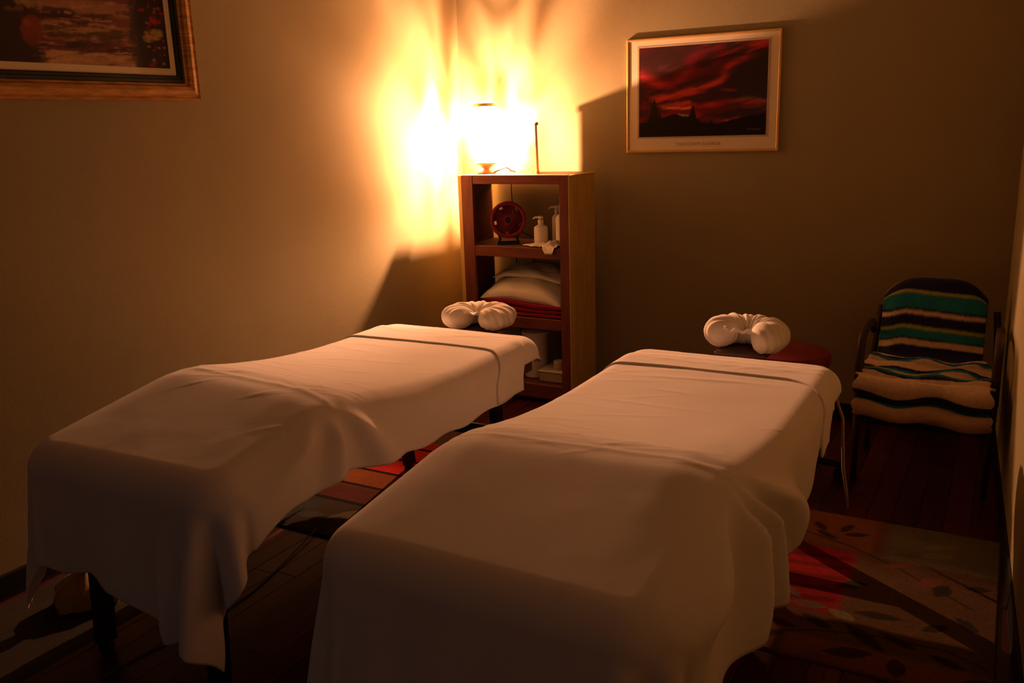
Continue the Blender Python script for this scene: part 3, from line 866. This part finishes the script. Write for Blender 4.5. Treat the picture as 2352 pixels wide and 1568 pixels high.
# ------------------------------------------------------------------ pillows and blanket in the middle bay
def pillow(name, label, c, d, tilt, seed, arch=0.0, material=m_cover, pw=.42):
    n1, n2 = 48, 34
    U, V = np.meshgrid(np.linspace(-1, 1, n1), np.linspace(-1, 1, n2))
    prof = (np.clip(1 - np.abs(U) ** 2.6, 0, 1) * np.clip(1 - np.abs(V) ** 2.4, 0, 1)) ** pw
    pinch = 1 - .07 * (1 - U * U) * (np.abs(V) > .0) * np.abs(V) ** 3
    X = U * d[0] / 2 * (1 - .06 * (1 - V ** 2) * np.abs(U) ** 3); Y = V * d[1] / 2 * pinch
    wr_ = .008 * (fbm(U * 3 + seed, V * 3) - .5) + .003 * np.sin(7 * U + 4 * V + seed)
    mid_ = arch * (-(U + .25) ** 2)
    Zt = mid_ + prof * d[2] / 2 + wr_; Zb = mid_ - prof * d[2] / 2 * .8 + wr_ * .5
    Zb = np.minimum(Zb, Zt - .002)
    R_ = Matrix.Translation(c) @ Matrix.Rotation(tilt, 4, 'X')
    mb = MB(); mb.grid(np.stack([X, Y, Zt], -1)); mb.grid(np.stack([X, Y, Zb], -1)[:, ::-1])
    # seam
    N = n1 * n2
    def idt(i, j): return i * n1 + j
    def idb(i, j): return N + i * n1 + (n1 - 1 - j)
    for j in range(n1 - 1):
        mb.f.append((idt(0, j), idb(0, j), idb(0, j + 1), idt(0, j + 1)))
        mb.f.append((idt(n2 - 1, j + 1), idb(n2 - 1, j + 1), idb(n2 - 1, j), idt(n2 - 1, j)))
    for i in range(n2 - 1):
        mb.f.append((idt(i + 1, 0), idb(i + 1, 0), idb(i, 0), idt(i, 0)))
        mb.f.append((idt(i, n1 - 1), idb(i, n1 - 1), idb(i + 1, n1 - 1), idt(i + 1, n1 - 1)))
    o = mb.build(name, material, smooth=True, xf=R_)
    return tag(o, label, 'pillow' if name == 'pillow' else 'blanket')
# folded crimson blanket: three soft layers
bl = thing('folded_blanket', 'folded crimson blanket under the pillows on the middle shelf', 'blanket', (.55, -.21, .4785))
for k, (zc_, hh, inset) in enumerate(((.4905, .024, 0), (.513, .030, .003), (.536, .030, .000))):
    n1, n2 = 40, 30
    U, V = np.meshgrid(np.linspace(-1, 1, n1), np.linspace(0, 2 * pi, n2, endpoint=False))
    hw = (.252 - inset); hd = .145 - inset
    yv = np.sign(np.cos(V)) * np.abs(np.cos(V)) ** .35; zv = np.sign(np.sin(V)) * np.abs(np.sin(V)) ** .4
    warp = .022 * k * np.exp(-((U + .45) / .5) ** 2) * (.5) 
    X = .550 + U * hw; Yy = -.212 + yv * hd; Zz = zc_ + zv * hh / 2 * (1 - .5 * np.abs(U) ** 14) + warp
    P = np.stack([X, Yy, Zz], -1).transpose(1, 0, 2)
    mb = MB().grid(P, closed=True)
    mb.f.append(tuple(range(n2))[::-1]); mb.f.append(tuple((n1 - 1) * n2 + q for q in range(n2)))
    mb.build('folded_layer', m_red, bl, smooth='auto')
pillow('pillow', 'white pillow in front on the folded crimson blanket, its corner at the left stile', Vector((.548, -.225, .612)), (.505, .27, .115), radians(13), 1, arch=.030)
pillow('pillow', 'white pillow at the back lying on the front pillow, mostly hidden', Vector((.560, -.150, .700)), (.480, .21, .050), radians(10), 4, arch=.030)

# ------------------------------------------------------------------ bottom bay
wb = thing('waste_bin', 'white round plastic bin on the bottom shelf of the bookcase', 'bin', (.565, -.215, .108))
MB().lathe([(.058, .001), (.062, .004), (.072, .240), (.076, .242), (.076, .250), (.071, .250), (.061, .012), (0, .010)], (.565, -.215, .108), 36).build('bucket', m_white, wb, smooth='auto')
MB().lathe([(.078, .2505), (.079, .262), (.060, .268), (0, .270)], (.565, -.215, .108), 36).build('lid', m_white, wb, smooth='auto')
bx_ = thing('storage_box', 'low pale plastic storage box beside the white bin on the bottom shelf', 'box', (.715, -.24, .108))
mb = MB(); mb.box((.715, -.24, .108 + .030), (.15, .17, .058), None, .008); mb.build('tray', mat('pale_box_plastic', (.45, .38, .24), rough=.5), bx_)
MB().box((.715, -.24, .108 + .064), (.158, .178, .009), None, .003).build('lid', m_white, bx_)
jr = thing('jar', 'small round cream jar on the lid of the low storage box', 'jar', (.735, -.26, .1770))
MB().lathe([(.028, 0), (.032, .005), (.032, .028), (.028, .034)], (.735, -.26, .1770), 24).build('body', mat('cream_jar_plastic', (.62, .50, .26), rough=.4), jr, smooth='auto')
MB().lathe([(.030, .034), (.030, .046), (.026, .049), (0, .049)], (.735, -.26, .1770), 24).build('lid', m_white, jr, smooth='auto')

# ------------------------------------------------------------------ pictures
def frame_member(name, a, b, inward, nrm, prof, material, parent):
    """mitred moulding from a to b (outer corners); prof: (inset, proud) pairs"""
    a = Vector(a); b = Vector(b); inward = Vector(inward); nrm = Vector(nrm); d = (b - a).normalized()
    vs = []
    for (p, s_) in ((a, 1), (b, -1)):
        for (i, h) in prof:
            vs.append(p + inward * i + d * (i * s_) + nrm * h)
    k = len(prof)
    fs = [(i, (i + 1) % k, (i + 1) % k + k, i + k) for i in range(k)] + [tuple(range(k))[::-1], tuple(range(k, 2 * k))]
    return MB().add(vs, fs).build(name, material, parent)
def frame_set(parent, corners, nrm, prof, material, name, mat2=None):
    c = [Vector(p) for p in corners]; ctr = sum(c, Vector()) / 4
    for i in range(4):
        a, b = c[i], c[(i + 1) % 4]
        d = (b - a).normalized(); inw = Vector(nrm).cross(d)
        if inw.dot(ctr - a) < 0: inw = -inw
        frame_member(name, a, b, inw, nrm, prof, (mat2 if (mat2 and i % 2) else material), parent)

# sunset poster on the back wall
po = thing('framed_poster', 'framed sunset poster with a cream border and slim gold frame on the back wall', 'picture', (1.43, -.002, 1.333))
px0, px1, pz0, pz1 = 1.036, 1.824, 1.333, 1.902
frame_set(po, [(px0, -.001, pz0), (px1, -.001, pz0), (px1, -.001, pz1), (px0, -.001, pz1)], (0, -1, 0), [(0, 0), (0, .012), (.003, .0135), (.009, .0135), (.011, .0125), (.011, 0)], m_thin_gold, 'frame_side')
B(((px0 + px1) / 2, -.006, (pz0 + pz1) / 2), (px1 - px0 - .024, .008, pz1 - pz0 - .024), 'border_sheet', m_paper, po)
def paint_sunset():
    nx, nz = 300, 200
    U, V = np.meshgrid(np.linspace(0, 1, nx), np.linspace(0, 1, nz))
    # reference picture coordinates of the printed image
    PX = 220 + U * 1420
    top = 345 - 105 * U; bot = 1312 - 38 * U
    PY = top + (1 - V) * (bot - top)
    wx = PX + 90 * (fbm(U * 6, V * 6) - .5); wy = PY + 80 * (fbm(U * 8 + 9, V * 12 + 4) - .5)
    st_ = fbm(U * 4 + V * 3, (V - .35 * U) * 22)
    C = np.zeros(U.shape + (3,)) + np.array((.055, .018, .018))
    C = over(C, sstep(900, 1500, PX) * .9 * (1 - sstep(700, 1000, PY) * .3), (.040, .030, .032))
    C = over(C, .5 * sstep(.45, .7, fbm(U * 3 + 5, V * 4)) * (1 - sstep(1000, 1300, PX)), (.16, .012, .020))
    red = (.52, .035, .035); br = (.72, .075, .045); dk = (.22, .015, .022)
    def band(pts, w, col, a=1.0):
        nonlocal C
        d = segd(wx, wy, pts)
        C = over(C, a * np.exp(-(d / w) ** 2) * np.clip((st_ - .22) * 2.6, 0, 1.15), col)
    band([(260, 640), (500, 730), (640, 750), (720, 680), (830, 520), (900, 380), (980, 320), (1100, 330)], 75, dk, .9)
    band([(280, 660), (500, 730), (640, 740), (720, 680), (820, 540)], 38, red, .9)
    band([(820, 540), (880, 400), (960, 310)], 28, dk, .9)
    band([(560, 780), (760, 650), (1000, 560), (1200, 430)], 70, dk, .8)
    band([(360, 860), (600, 860), (800, 810), (960, 770), (1120, 680), (1220, 560), (1320, 450), (1450, 370), (1640, 260)], 44, red, 1.0)
    band([(440, 890), (700, 830), (900, 790), (1050, 720), (1180, 640)], 34, br, 1.0)
    band([(1060, 490), (1180, 400), (1380, 300), (1560, 250)], 32, red, .9)
    band([(1330, 440), (1470, 350), (1640, 250)], 20, br, .9)
    band([(430, 900), (640, 950), (900, 960), (1200, 920), (1450, 915), (1640, 915)], 34, red, 1.0)
    band([(470, 960), (700, 930), (820, 920)], 20, br, 1.0)
    band([(500, 975), (650, 985), (820, 980)], 14, (.85, .22, .05), 1.2)
    band([(230, 1120), (300, 1010), (260, 940)], 50, dk, 1.0)
    band([(480, 1080), (640, 1030), (900, 1040), (1200, 1000), (1640, 965)], 32, dk, 1.0)
    band([(880, 1060), (1000, 1120), (1150, 1130), (1330, 1080)], 34, (.34, .025, .03), 1.0)
    band([(1260, 915), (1400, 880), (1600, 900)], 20, (.22, .17, .16), .9)
    band([(1380, 975), (1640, 975)], 16, (.17, .14, .12), .8)
    band([(1150, 790), (1300, 780)], 14, red, .7)
    band([(480, 560), (740, 560)], 34, (.19, .055, .045), .7)
    band([(700, 1055), (800, 1065)], 10, (.50, .34, .10), 1.0)
    band([(1210, 1112), (1290, 1104)], 8, (.45, .30, .08), 1.0)
    # ridge line and firs
    rx = [220, 400, 520, 600, 660, 740, 820, 880, 950, 1050, 1100, 1350, 1480, 1640]
    ry = [1160, 1130, 1090, 1060, 1052, 1082, 1075, 1090, 1150, 1140, 1160, 1090, 1062, 1040]
    rl = np.interp(PX, rx, ry) + 10 * (fbm(U * 60, V * 0 + 3) - .5)
    for (tx, ty, tb, hw) in ((400, 880, 1140, 85), (845, 940, 1100, 50), (1055, 1105, 1160, 26), (770, 1065, 1100, 22), (470, 1040, 1120, 30)):
        t = np.clip((PY - ty) / (tb - ty), 0, 1)
        jag = 1 + .5 * (fbm(PY * .05 + tx, PX * .02) - .5)
        tri = (np.abs(PX - tx) < hw * t * jag * (.75 + .25 * np.abs(np.sin(PY * .09)))) & (PY > ty)
        C = over(C, tri * .95, (.016, .009, .009))
    C = over(C, sstep(-3, 5, PY - rl), (.014, .009, .009))
    C = C * .80
    X = 1.104 + U * (1.762 - 1.104); Z = 1.412 + V * (1.856 - 1.412)
    P = np.stack([X, np.full(X.shape, -.0112), Z], -1)
    return MB().grid(P), np.concatenate([C, np.ones(C.shape[:2] + (1,))], -1)
mb, cc = paint_sunset()
mb.build('printed_image', m_print, po, smooth=True, cols=cc)
B((1.433, -.0105, 1.634), (1.772 - 1.096, .0012, 1.864 - 1.404), 'print_edge', mat('grey_edge', (.46, .40, .28), rough=.6), po)
def text_mesh(s_, size, name, material, parent, loc, rotm):
    cu = bpy.data.curves.new('txt', 'FONT'); cu.body = s_; cu.size = size; cu.align_x = 'CENTER'; cu.align_y = 'CENTER'; cu.space_character = 1.15
    o = bpy.data.objects.new('txt', cu); COL.objects.link(o)
    dg = bpy.context.evaluated_depsgraph_get(); me = bpy.data.meshes.new_from_object(o.evaluated_get(dg))
    bpy.data.objects.remove(o)
    mb = MB(); mb.v = [tuple(v.co) for v in me.vertices]; mb.f = [tuple(p.vertices) for p in me.polygons]
    X = Matrix.Translation(loc) @ rotm
    return mb.build(name, material, parent, xf=X)
text_mesh('TEHACHAPI SUNRISE', .0225, 'caption_text', m_ink, po, Vector((1.420, -.0108, 1.373)), Matrix.Rotation(pi / 2, 4, 'X'))
MB().tube([(1.672, -.0122, 1.437), (1.679, -.0122, 1.447), (1.684, -.0122, 1.438), (1.692, -.0122, 1.444), (1.699, -.0122, 1.438), (1.708, -.0122, 1.442), (1.716, -.0122, 1.437), (1.738, -.0122, 1.443)], .0008, 5).build('signature', m_ink, po)

# large gilt framed garden print on the left wall
gp = thing('framed_painting', 'garden steps painting in a wide aged gold frame on the left wall', 'painting', (.002, -2.50, 1.628))
gy0, gy1, gz0, gz1 = -3.02, -1.942, 1.628, 2.44
frame_set(gp, [(.001, gy0, gz0), (.001, gy1, gz0), (.001, gy1, gz1), (.001, gy0, gz1)], (1, 0, 0),
          [(0, 0), (0, .022), (.006, .030), (.014, .026), (.022, .034), (.036, .036), (.050, .030), (.056, .020), (.062, .018), (.066, .012), (.066, 0)], m_gold, 'frame_side', m_goldb)
i1 = .0655
frame_set(gp, [(.001, gy0 + i1, gz0 + i1), (.001, gy1 - i1, gz0 + i1), (.001, gy1 - i1, gz1 - i1), (.001, gy0 + i1, gz1 - i1)], (1, 0, 0),
          [(0, 0), (0, .018), (.010, .018), (.012, .013), (.020, .013), (.024, .010), (.026, .008), (.026, 0)], m_liner, 'liner')
i2 = i1 + .0255
B((.004, (gy0 + gy1) / 2, (gz0 + gz1) / 2), (.005, gy1 - gy0 - 2 * i2, gz1 - gz0 - 2 * i2), 'mat_board', m_matboard, gp)
def paint_garden():
    i3 = i2 + .026
    y0, y1, z0, z1 = gy0 + i3, gy1 - i3, gz0 + i3, gz1 - i3
    Y, Z = np.meshgrid(np.linspace(y0, y1, 260), np.linspace(z0, z1, 190))
    PX = (Y + 2.719) / .663 * 1835
    PY = 665 + 80 * PX / 1835 - (Z - 1.745) / .000343
    n1 = fbm(Y * 14, Z * 60); n2 = fbm(Y * 30 + 5, Z * 30); n3 = fbm(Y * 8 + 2, Z * 25)
    wx = PX + 260 * (n2 - .5) + 90 * (fbm(Y * 90, Z * 90) - .5); wy = PY + 70 * (n1 - .5)
    C = np.zeros(Y.shape + (3,)) + np.array((.045, .015, .012))
    tan = (.55, .33, .15); tan2 = (.42, .22, .10); rb = (.16, .045, .03)
    sx = sstep(330, 460, wx) * (1 - sstep(1300, 1500, wx))
    C = over(C, sx, rb)
    for (a, b_, c_) in ((560, 720, tan), (270, 440, tan2), (40, 190, tan2), (-220, -80, tan), (-480, -330, tan2), (-700, -600, tan)):
        sl = .06 * (wx - 400)
        C = over(C, sx * sstep(a - 12, a + 12, wy - sl) * (1 - sstep(b_ - 25, b_ + 20, wy - sl)) * (.55 + .8 * (n3 - .1)) * (1 - .45 * sstep(900, 1350, wx)), c_)
    C = C * (1 - .75 * sx * sstep(.42, .62, fbm(wx * .0035, wy * .022 + 7)))[..., None]
    C = over(C, sx * .5 * sstep(.55, .7, fbm(wx * .006 + 3, wy * .05)), (.62, .38, .17))
    # foliage both sides
    C = over(C, (1 - sstep(200, 420, wx)) * .95, (.030, .016, .012))
    C = over(C, sstep(1330, 1500, wx) * .95, (.030, .018, .014))
    C = over(C, (1 - sstep(430, 460, wx)) * (1 - sstep(150, 230, wy)) * sstep(60, 120, wx) * sstep(.42, .56, n2), (.34, .20, .07))
    # terracotta pot
    e = ((PX * .75 + wx * .25 - 330) / 108) ** 2 + ((PY - 390) / 145) ** 2 + .5 * (n1 - .5)
    C = over(C, (1 - sstep(.6, 1.3, e)) * (1 - .45 * sstep(380, 560, PY)), (.22, .040, .018))
    C = over(C, (1 - sstep(.0, .6, ((PX - 300) / 60) ** 2 + ((PY - 320) / 60) ** 2)) * .5, (.42, .10, .03))
    rng = np.random.RandomState(3)
    for k in range(70):
        if k < 45:
            cx, cy = rng.uniform(1520, 1800), rng.uniform(-600, 740); col = (.42, .02, .03) if rng.rand() < .65 else (.36, .26, .09)
        elif k < 70:
            cx, cy = rng.uniform(-900, 330), rng.uniform(-700, 650); col = (.30, .10, .03) if rng.rand() < .5 else (.30, .20, .08)
        else:
            cx, cy = rng.uniform(450, 1300), rng.uniform(-1100, -650); col = (.20, .10, .04)
        r_ = rng.uniform(10, 30)
        C = over(C, .8 * np.exp(-(((PX - cx) / r_) ** 2 + ((PY - cy) / (r_ * .7)) ** 2) ** 2), col)
    for (cx, cy, rx_, ry_, col) in ((1680, 245, 60, 45, (.44, .02, .03)), (1740, 160, 30, 25, (.44, .02, .03)), (1660, 85, 25, 18, (.44, .02, .03)), (1620, 420, 80, 28, (.50, .34, .12)), (1700, 370, 70, 28, (.45, .32, .12)), (1600, 700, 40, 30, (.30, .012, .02)), (260, 120, 90, 45, (.42, .30, .10))):
        C = over(C, .9 * np.exp(-(((wx - cx) / rx_) ** 2 + ((wy - cy) / ry_) ** 2) ** 2), col)
    C = C * .92
    P = np.stack([np.full(Y.shape, .0078), Y, Z], -1)
    return MB().grid(P), np.concatenate([C, np.ones(C.shape[:2] + (1,))], -1)
mb, cc = paint_garden()
mb.build('painted_image', m_paint, gp, smooth=True, cols=cc)

# ------------------------------------------------------------------ chair with striped towel
CX = 2.605
ch = thing('armchair', 'dark armchair with curved arms in the right corner, mostly hidden by a striped towel', 'chair', (CX, -.60, 0))
# seat and back cushions
B((CX, -.615, .405), (.455, .47, .07), 'seat', m_uphol, ch, bev=.025)
mb = MB(); P = []
nb, nc = 26, 12
for (dy, s_) in ((0, 1), (.035, 1)):
    pass
U, V = np.meshgrid(np.linspace(-1, 1, 28), np.linspace(0, 1, 24))
def back_top(u): return .775 - .085 * np.abs(u) ** 3.5
def backsurf(dy):
    Z = .43 + V * (back_top(U) - .43)
    return np.stack([CX - .015 + U * .198, -.385 + .075 * V + dy - .012 * (1 - U * U), Z], -1)
A = backsurf(0); Bq = backsurf(.05)
mb.grid(A); mb.grid(Bq[:, ::-1])
n1 = 28; N = n1 * 24
for i in range(23):
    mb.f.append((i * n1, (i + 1) * n1, N + (i + 1) * n1 + n1 - 1, N + i * n1 + n1 - 1))
    mb.f.append((i * n1 + n1 - 1, N + i * n1, N + (i + 1) * n1, (i + 1) * n1 + n1 - 1))
for j in range(n1 - 1):
    mb.f.append((23 * n1 + j, 23 * n1 + j + 1, N + 23 * n1 + n1 - 2 - j, N + 23 * n1 + n1 - 1 - j))
    mb.f.append((j, N + n1 - 1 - j, N + n1 - 2 - j, j + 1))
mb.build('backrest', m_uphol, ch, smooth='auto')
for s_ in (-1, 1):
    ax = CX + s_ * .247
    MB().tube(smoothpts([(ax, -.36, .56), (ax, -.45, .615), (ax, -.58, .625), (ax, -.70, .615), (ax, -.745, .57), (ax, -.755, .48), (ax, -.75, .38)]), .017, 10).build('arm', m_chair, ch, smooth=True)
    MB().tube([(ax, -.75, .385), (ax - s_ * .004, -.77, .0)], [.016, .012], 10).build('leg', m_chair, ch, smooth=True)
    MB().tube([(ax - s_ * .02, -.30, .66), (ax - s_ * .006, -.36, .54), (ax, -.385, .40), (ax, -.36, .0)], [.014, .016, .016, .012], 10).build('leg', m_chair, ch, smooth=True)
    MB().tube([(ax - s_ * .004, -.755, .385), (ax - s_ * .004, -.385, .385)], .013, 10).build('seat_rail', m_chair, ch, smooth=True)
MB().tube([(CX - .247, -.75, .36), (CX + .247, -.75, .36)], .013, 10).build('front_rail', m_chair, ch, smooth=True)
MB().tube([(CX - .247, -.383, .36), (CX + .247, -.383, .36)], .013, 10).build('rear_rail', m_chair, ch, smooth=True)

# towel: a striped length swept along the chair's side profile
TOWEL_PROF = [(-.245, .56), (-.247, .66), (-.252, .75), (-.268, .787), (-.300, .797), (-.328, .788), (-.345, .76), (-.362, .70), (-.385, .62), (-.405, .55), (-.425, .495),
              (-.455, .472), (-.490, .478), (-.515, .492), (-.545, .486), (-.560, .466), (-.590, .470), (-.620, .488), (-.650, .480), (-.668, .462), (-.700, .466), (-.735, .484),
              (-.770, .476), (-.790, .460), (-.820, .468), (-.860, .486), (-.895, .478), (-.915, .450), (-.912, .418), (-.893, .398), (-.885, .390), (-.905, .384), (-.922, .362), (-.920, .335), (-.898, .318), (-.86, .318), (-.82, .335)]
NAVY = (.016, .018, .075); TEAL = (.018, .20, .27); YEL = (.36, .36, .035); CRM = (.66, .50, .34); TAN = (.60, .42, .26)
# stripe table along the profile (arc length, colour of the band that ends there)
TOWEL_STRIPES = [(.10, CRM), (.235, NAVY), (.262, CRM), (.357, NAVY), (.371, YEL), (.435, TEAL), (.447, NAVY), (.464, CRM), (.512, NAVY), (.526, YEL), (.563, TEAL), (.571, NAVY), (.596, CRM), (.665, NAVY), (.690, TEAL), (.702, YEL), (.722, CRM), (.732, NAVY), (.742, TEAL), (.775, CRM), (.790, NAVY), (.802, TEAL), (.860, CRM), (.870, NAVY), (.882, TEAL), (.960, CRM), (.970, YEL), (.985, TEAL), (.998, NAVY), (1.195, CRM), (1.240, NAVY), (1.258, TEAL), (9.0, TAN)]
def make_towel():
    pts = smoothpts([(0, y, z) for y, z in TOWEL_PROF], 20)
    arr = np.array([[p.y, p.z] for p in pts])
    s = np.concatenate([[0], np.cumsum(np.hypot(*np.diff(arr, axis=0).T))])
    nu = 120; U = np.linspace(-1, 1, nu)
    yy, zz = arr[:, 0][:, None], arr[:, 1][:, None]
    SS = s[:, None] + 0 * U[None, :]
    UU = U[None, :] + 0 * SS
    front = sstep(-.44, -.62, yy + 0 * UU)        # 0 on the back, 1 on the seat
    hw = .205 + .036 * front; xc = 2.590 + .015 * front
    X = xc + UU * hw
    Z = zz + 0 * UU
    Z = Z - (1 - front) * .085 * np.abs(UU) ** 3.5 * sstep(.45, .78, Z)
    nz = fbm(UU * 3 + 1.3, SS * 9); nz2 = fbm(UU * 2.2 + 7, SS * 16 + 3)
    seat = sstep(-.44, -.50, yy + 0 * UU) * (1 - sstep(-.84, -.90, yy + 0 * UU))
    Z = Z + seat * (.026 * (nz2 - .45) + .006 * np.sin(UU * 7 + SS * 20)) - seat * .010 * np.exp(-((UU - .1) / .5) ** 2)
    frontroll = sstep(-.86, -.90, yy + 0 * UU)
    Y = yy + .012 * (nz - .5) + frontroll * .010 * np.sin(UU * 5 + 1) 
    Z = Z + frontroll * (.006 * np.sin(UU * 6.5 + .5) - .006 * UU)
    X = X + .010 * np.sign(UU) * np.abs(UU) ** 6 * np.sin(SS * 60) * front + .004 * (nz - .5)
    # creased left edge of the towel on the backrest
    Y = Y + (1 - front) * .018 * sstep(-.72, -.98, UU) * sstep(.0, .2, SS - .25)
    mb = MB().grid(np.stack([X, Y, Z], -1))
    sw = SS + (1 - front) * .085 * np.abs(UU) ** 3.5 * sstep(.45, .78, zz + 0 * UU) * sstep(.26, .33, SS) - .030 * (1 - front) * sstep(-.50, -1.0, UU) + .006 * (nz2 - .5) * (1 + 2 * seat) + .010 * front * np.sin(UU * 4) + .024 * (1 - front) * (1 - UU) * .5 * sstep(.26, .33, SS)
    C = np.zeros(SS.shape + (3,)); prev = -1
    for e, c in TOWEL_STRIPES:
        mk = (sw > prev) & (sw <= e); C[mk] = c; prev = e
    # soften stripe edges
    for _ in range(2):
        C[1:-1] = (C[:-2] + 2 * C[1:-1] + C[2:]) / 4
    o = mb.build('striped_towel', m_towel, smooth=True, solid=.009, off=1.0, cols=np.concatenate([C, np.ones(C.shape[:2] + (1,))], -1))
    tag(o, 'navy, teal and cream striped towel draped over the back and seat of the corner armchair', 'towel')
make_towel()

# ------------------------------------------------------------------ floor bits
bg = Vector((.285, -2.885, .0085))
def wob(t, z):
    return 1 + .13 * sin(3 * t + 30 * z) + .07 * sin(7 * t + 12 * z) + .05 * sin(11 * t - 40 * z)
mb = MB().lathe([(.06, 0), (.092, .004), (.100, .030), (.088, .062), (.060, .088), (.030, .104), (.020, .114), (.026, .130), (.030, .142), (.012, .146)], bg, 60, wob)
tag(mb.build('paper_bag', m_bag, smooth='auto'), 'crumpled brown paper bag on the floor under the foot of the left massage table', 'bag')
pts = smoothpts([(.62, -2.15, .012), (.70, -2.45, .004), (.74, -2.66, .0035), (.73, -2.90, .0035), (.70, -3.1, .0035), (.72, -3.4, .0035)])
tag(MB().tube(pts, .0028, 8).build('power_cable', m_thincord, smooth=True), 'thin cord lying on the dark floor between the two massage tables', 'cord')
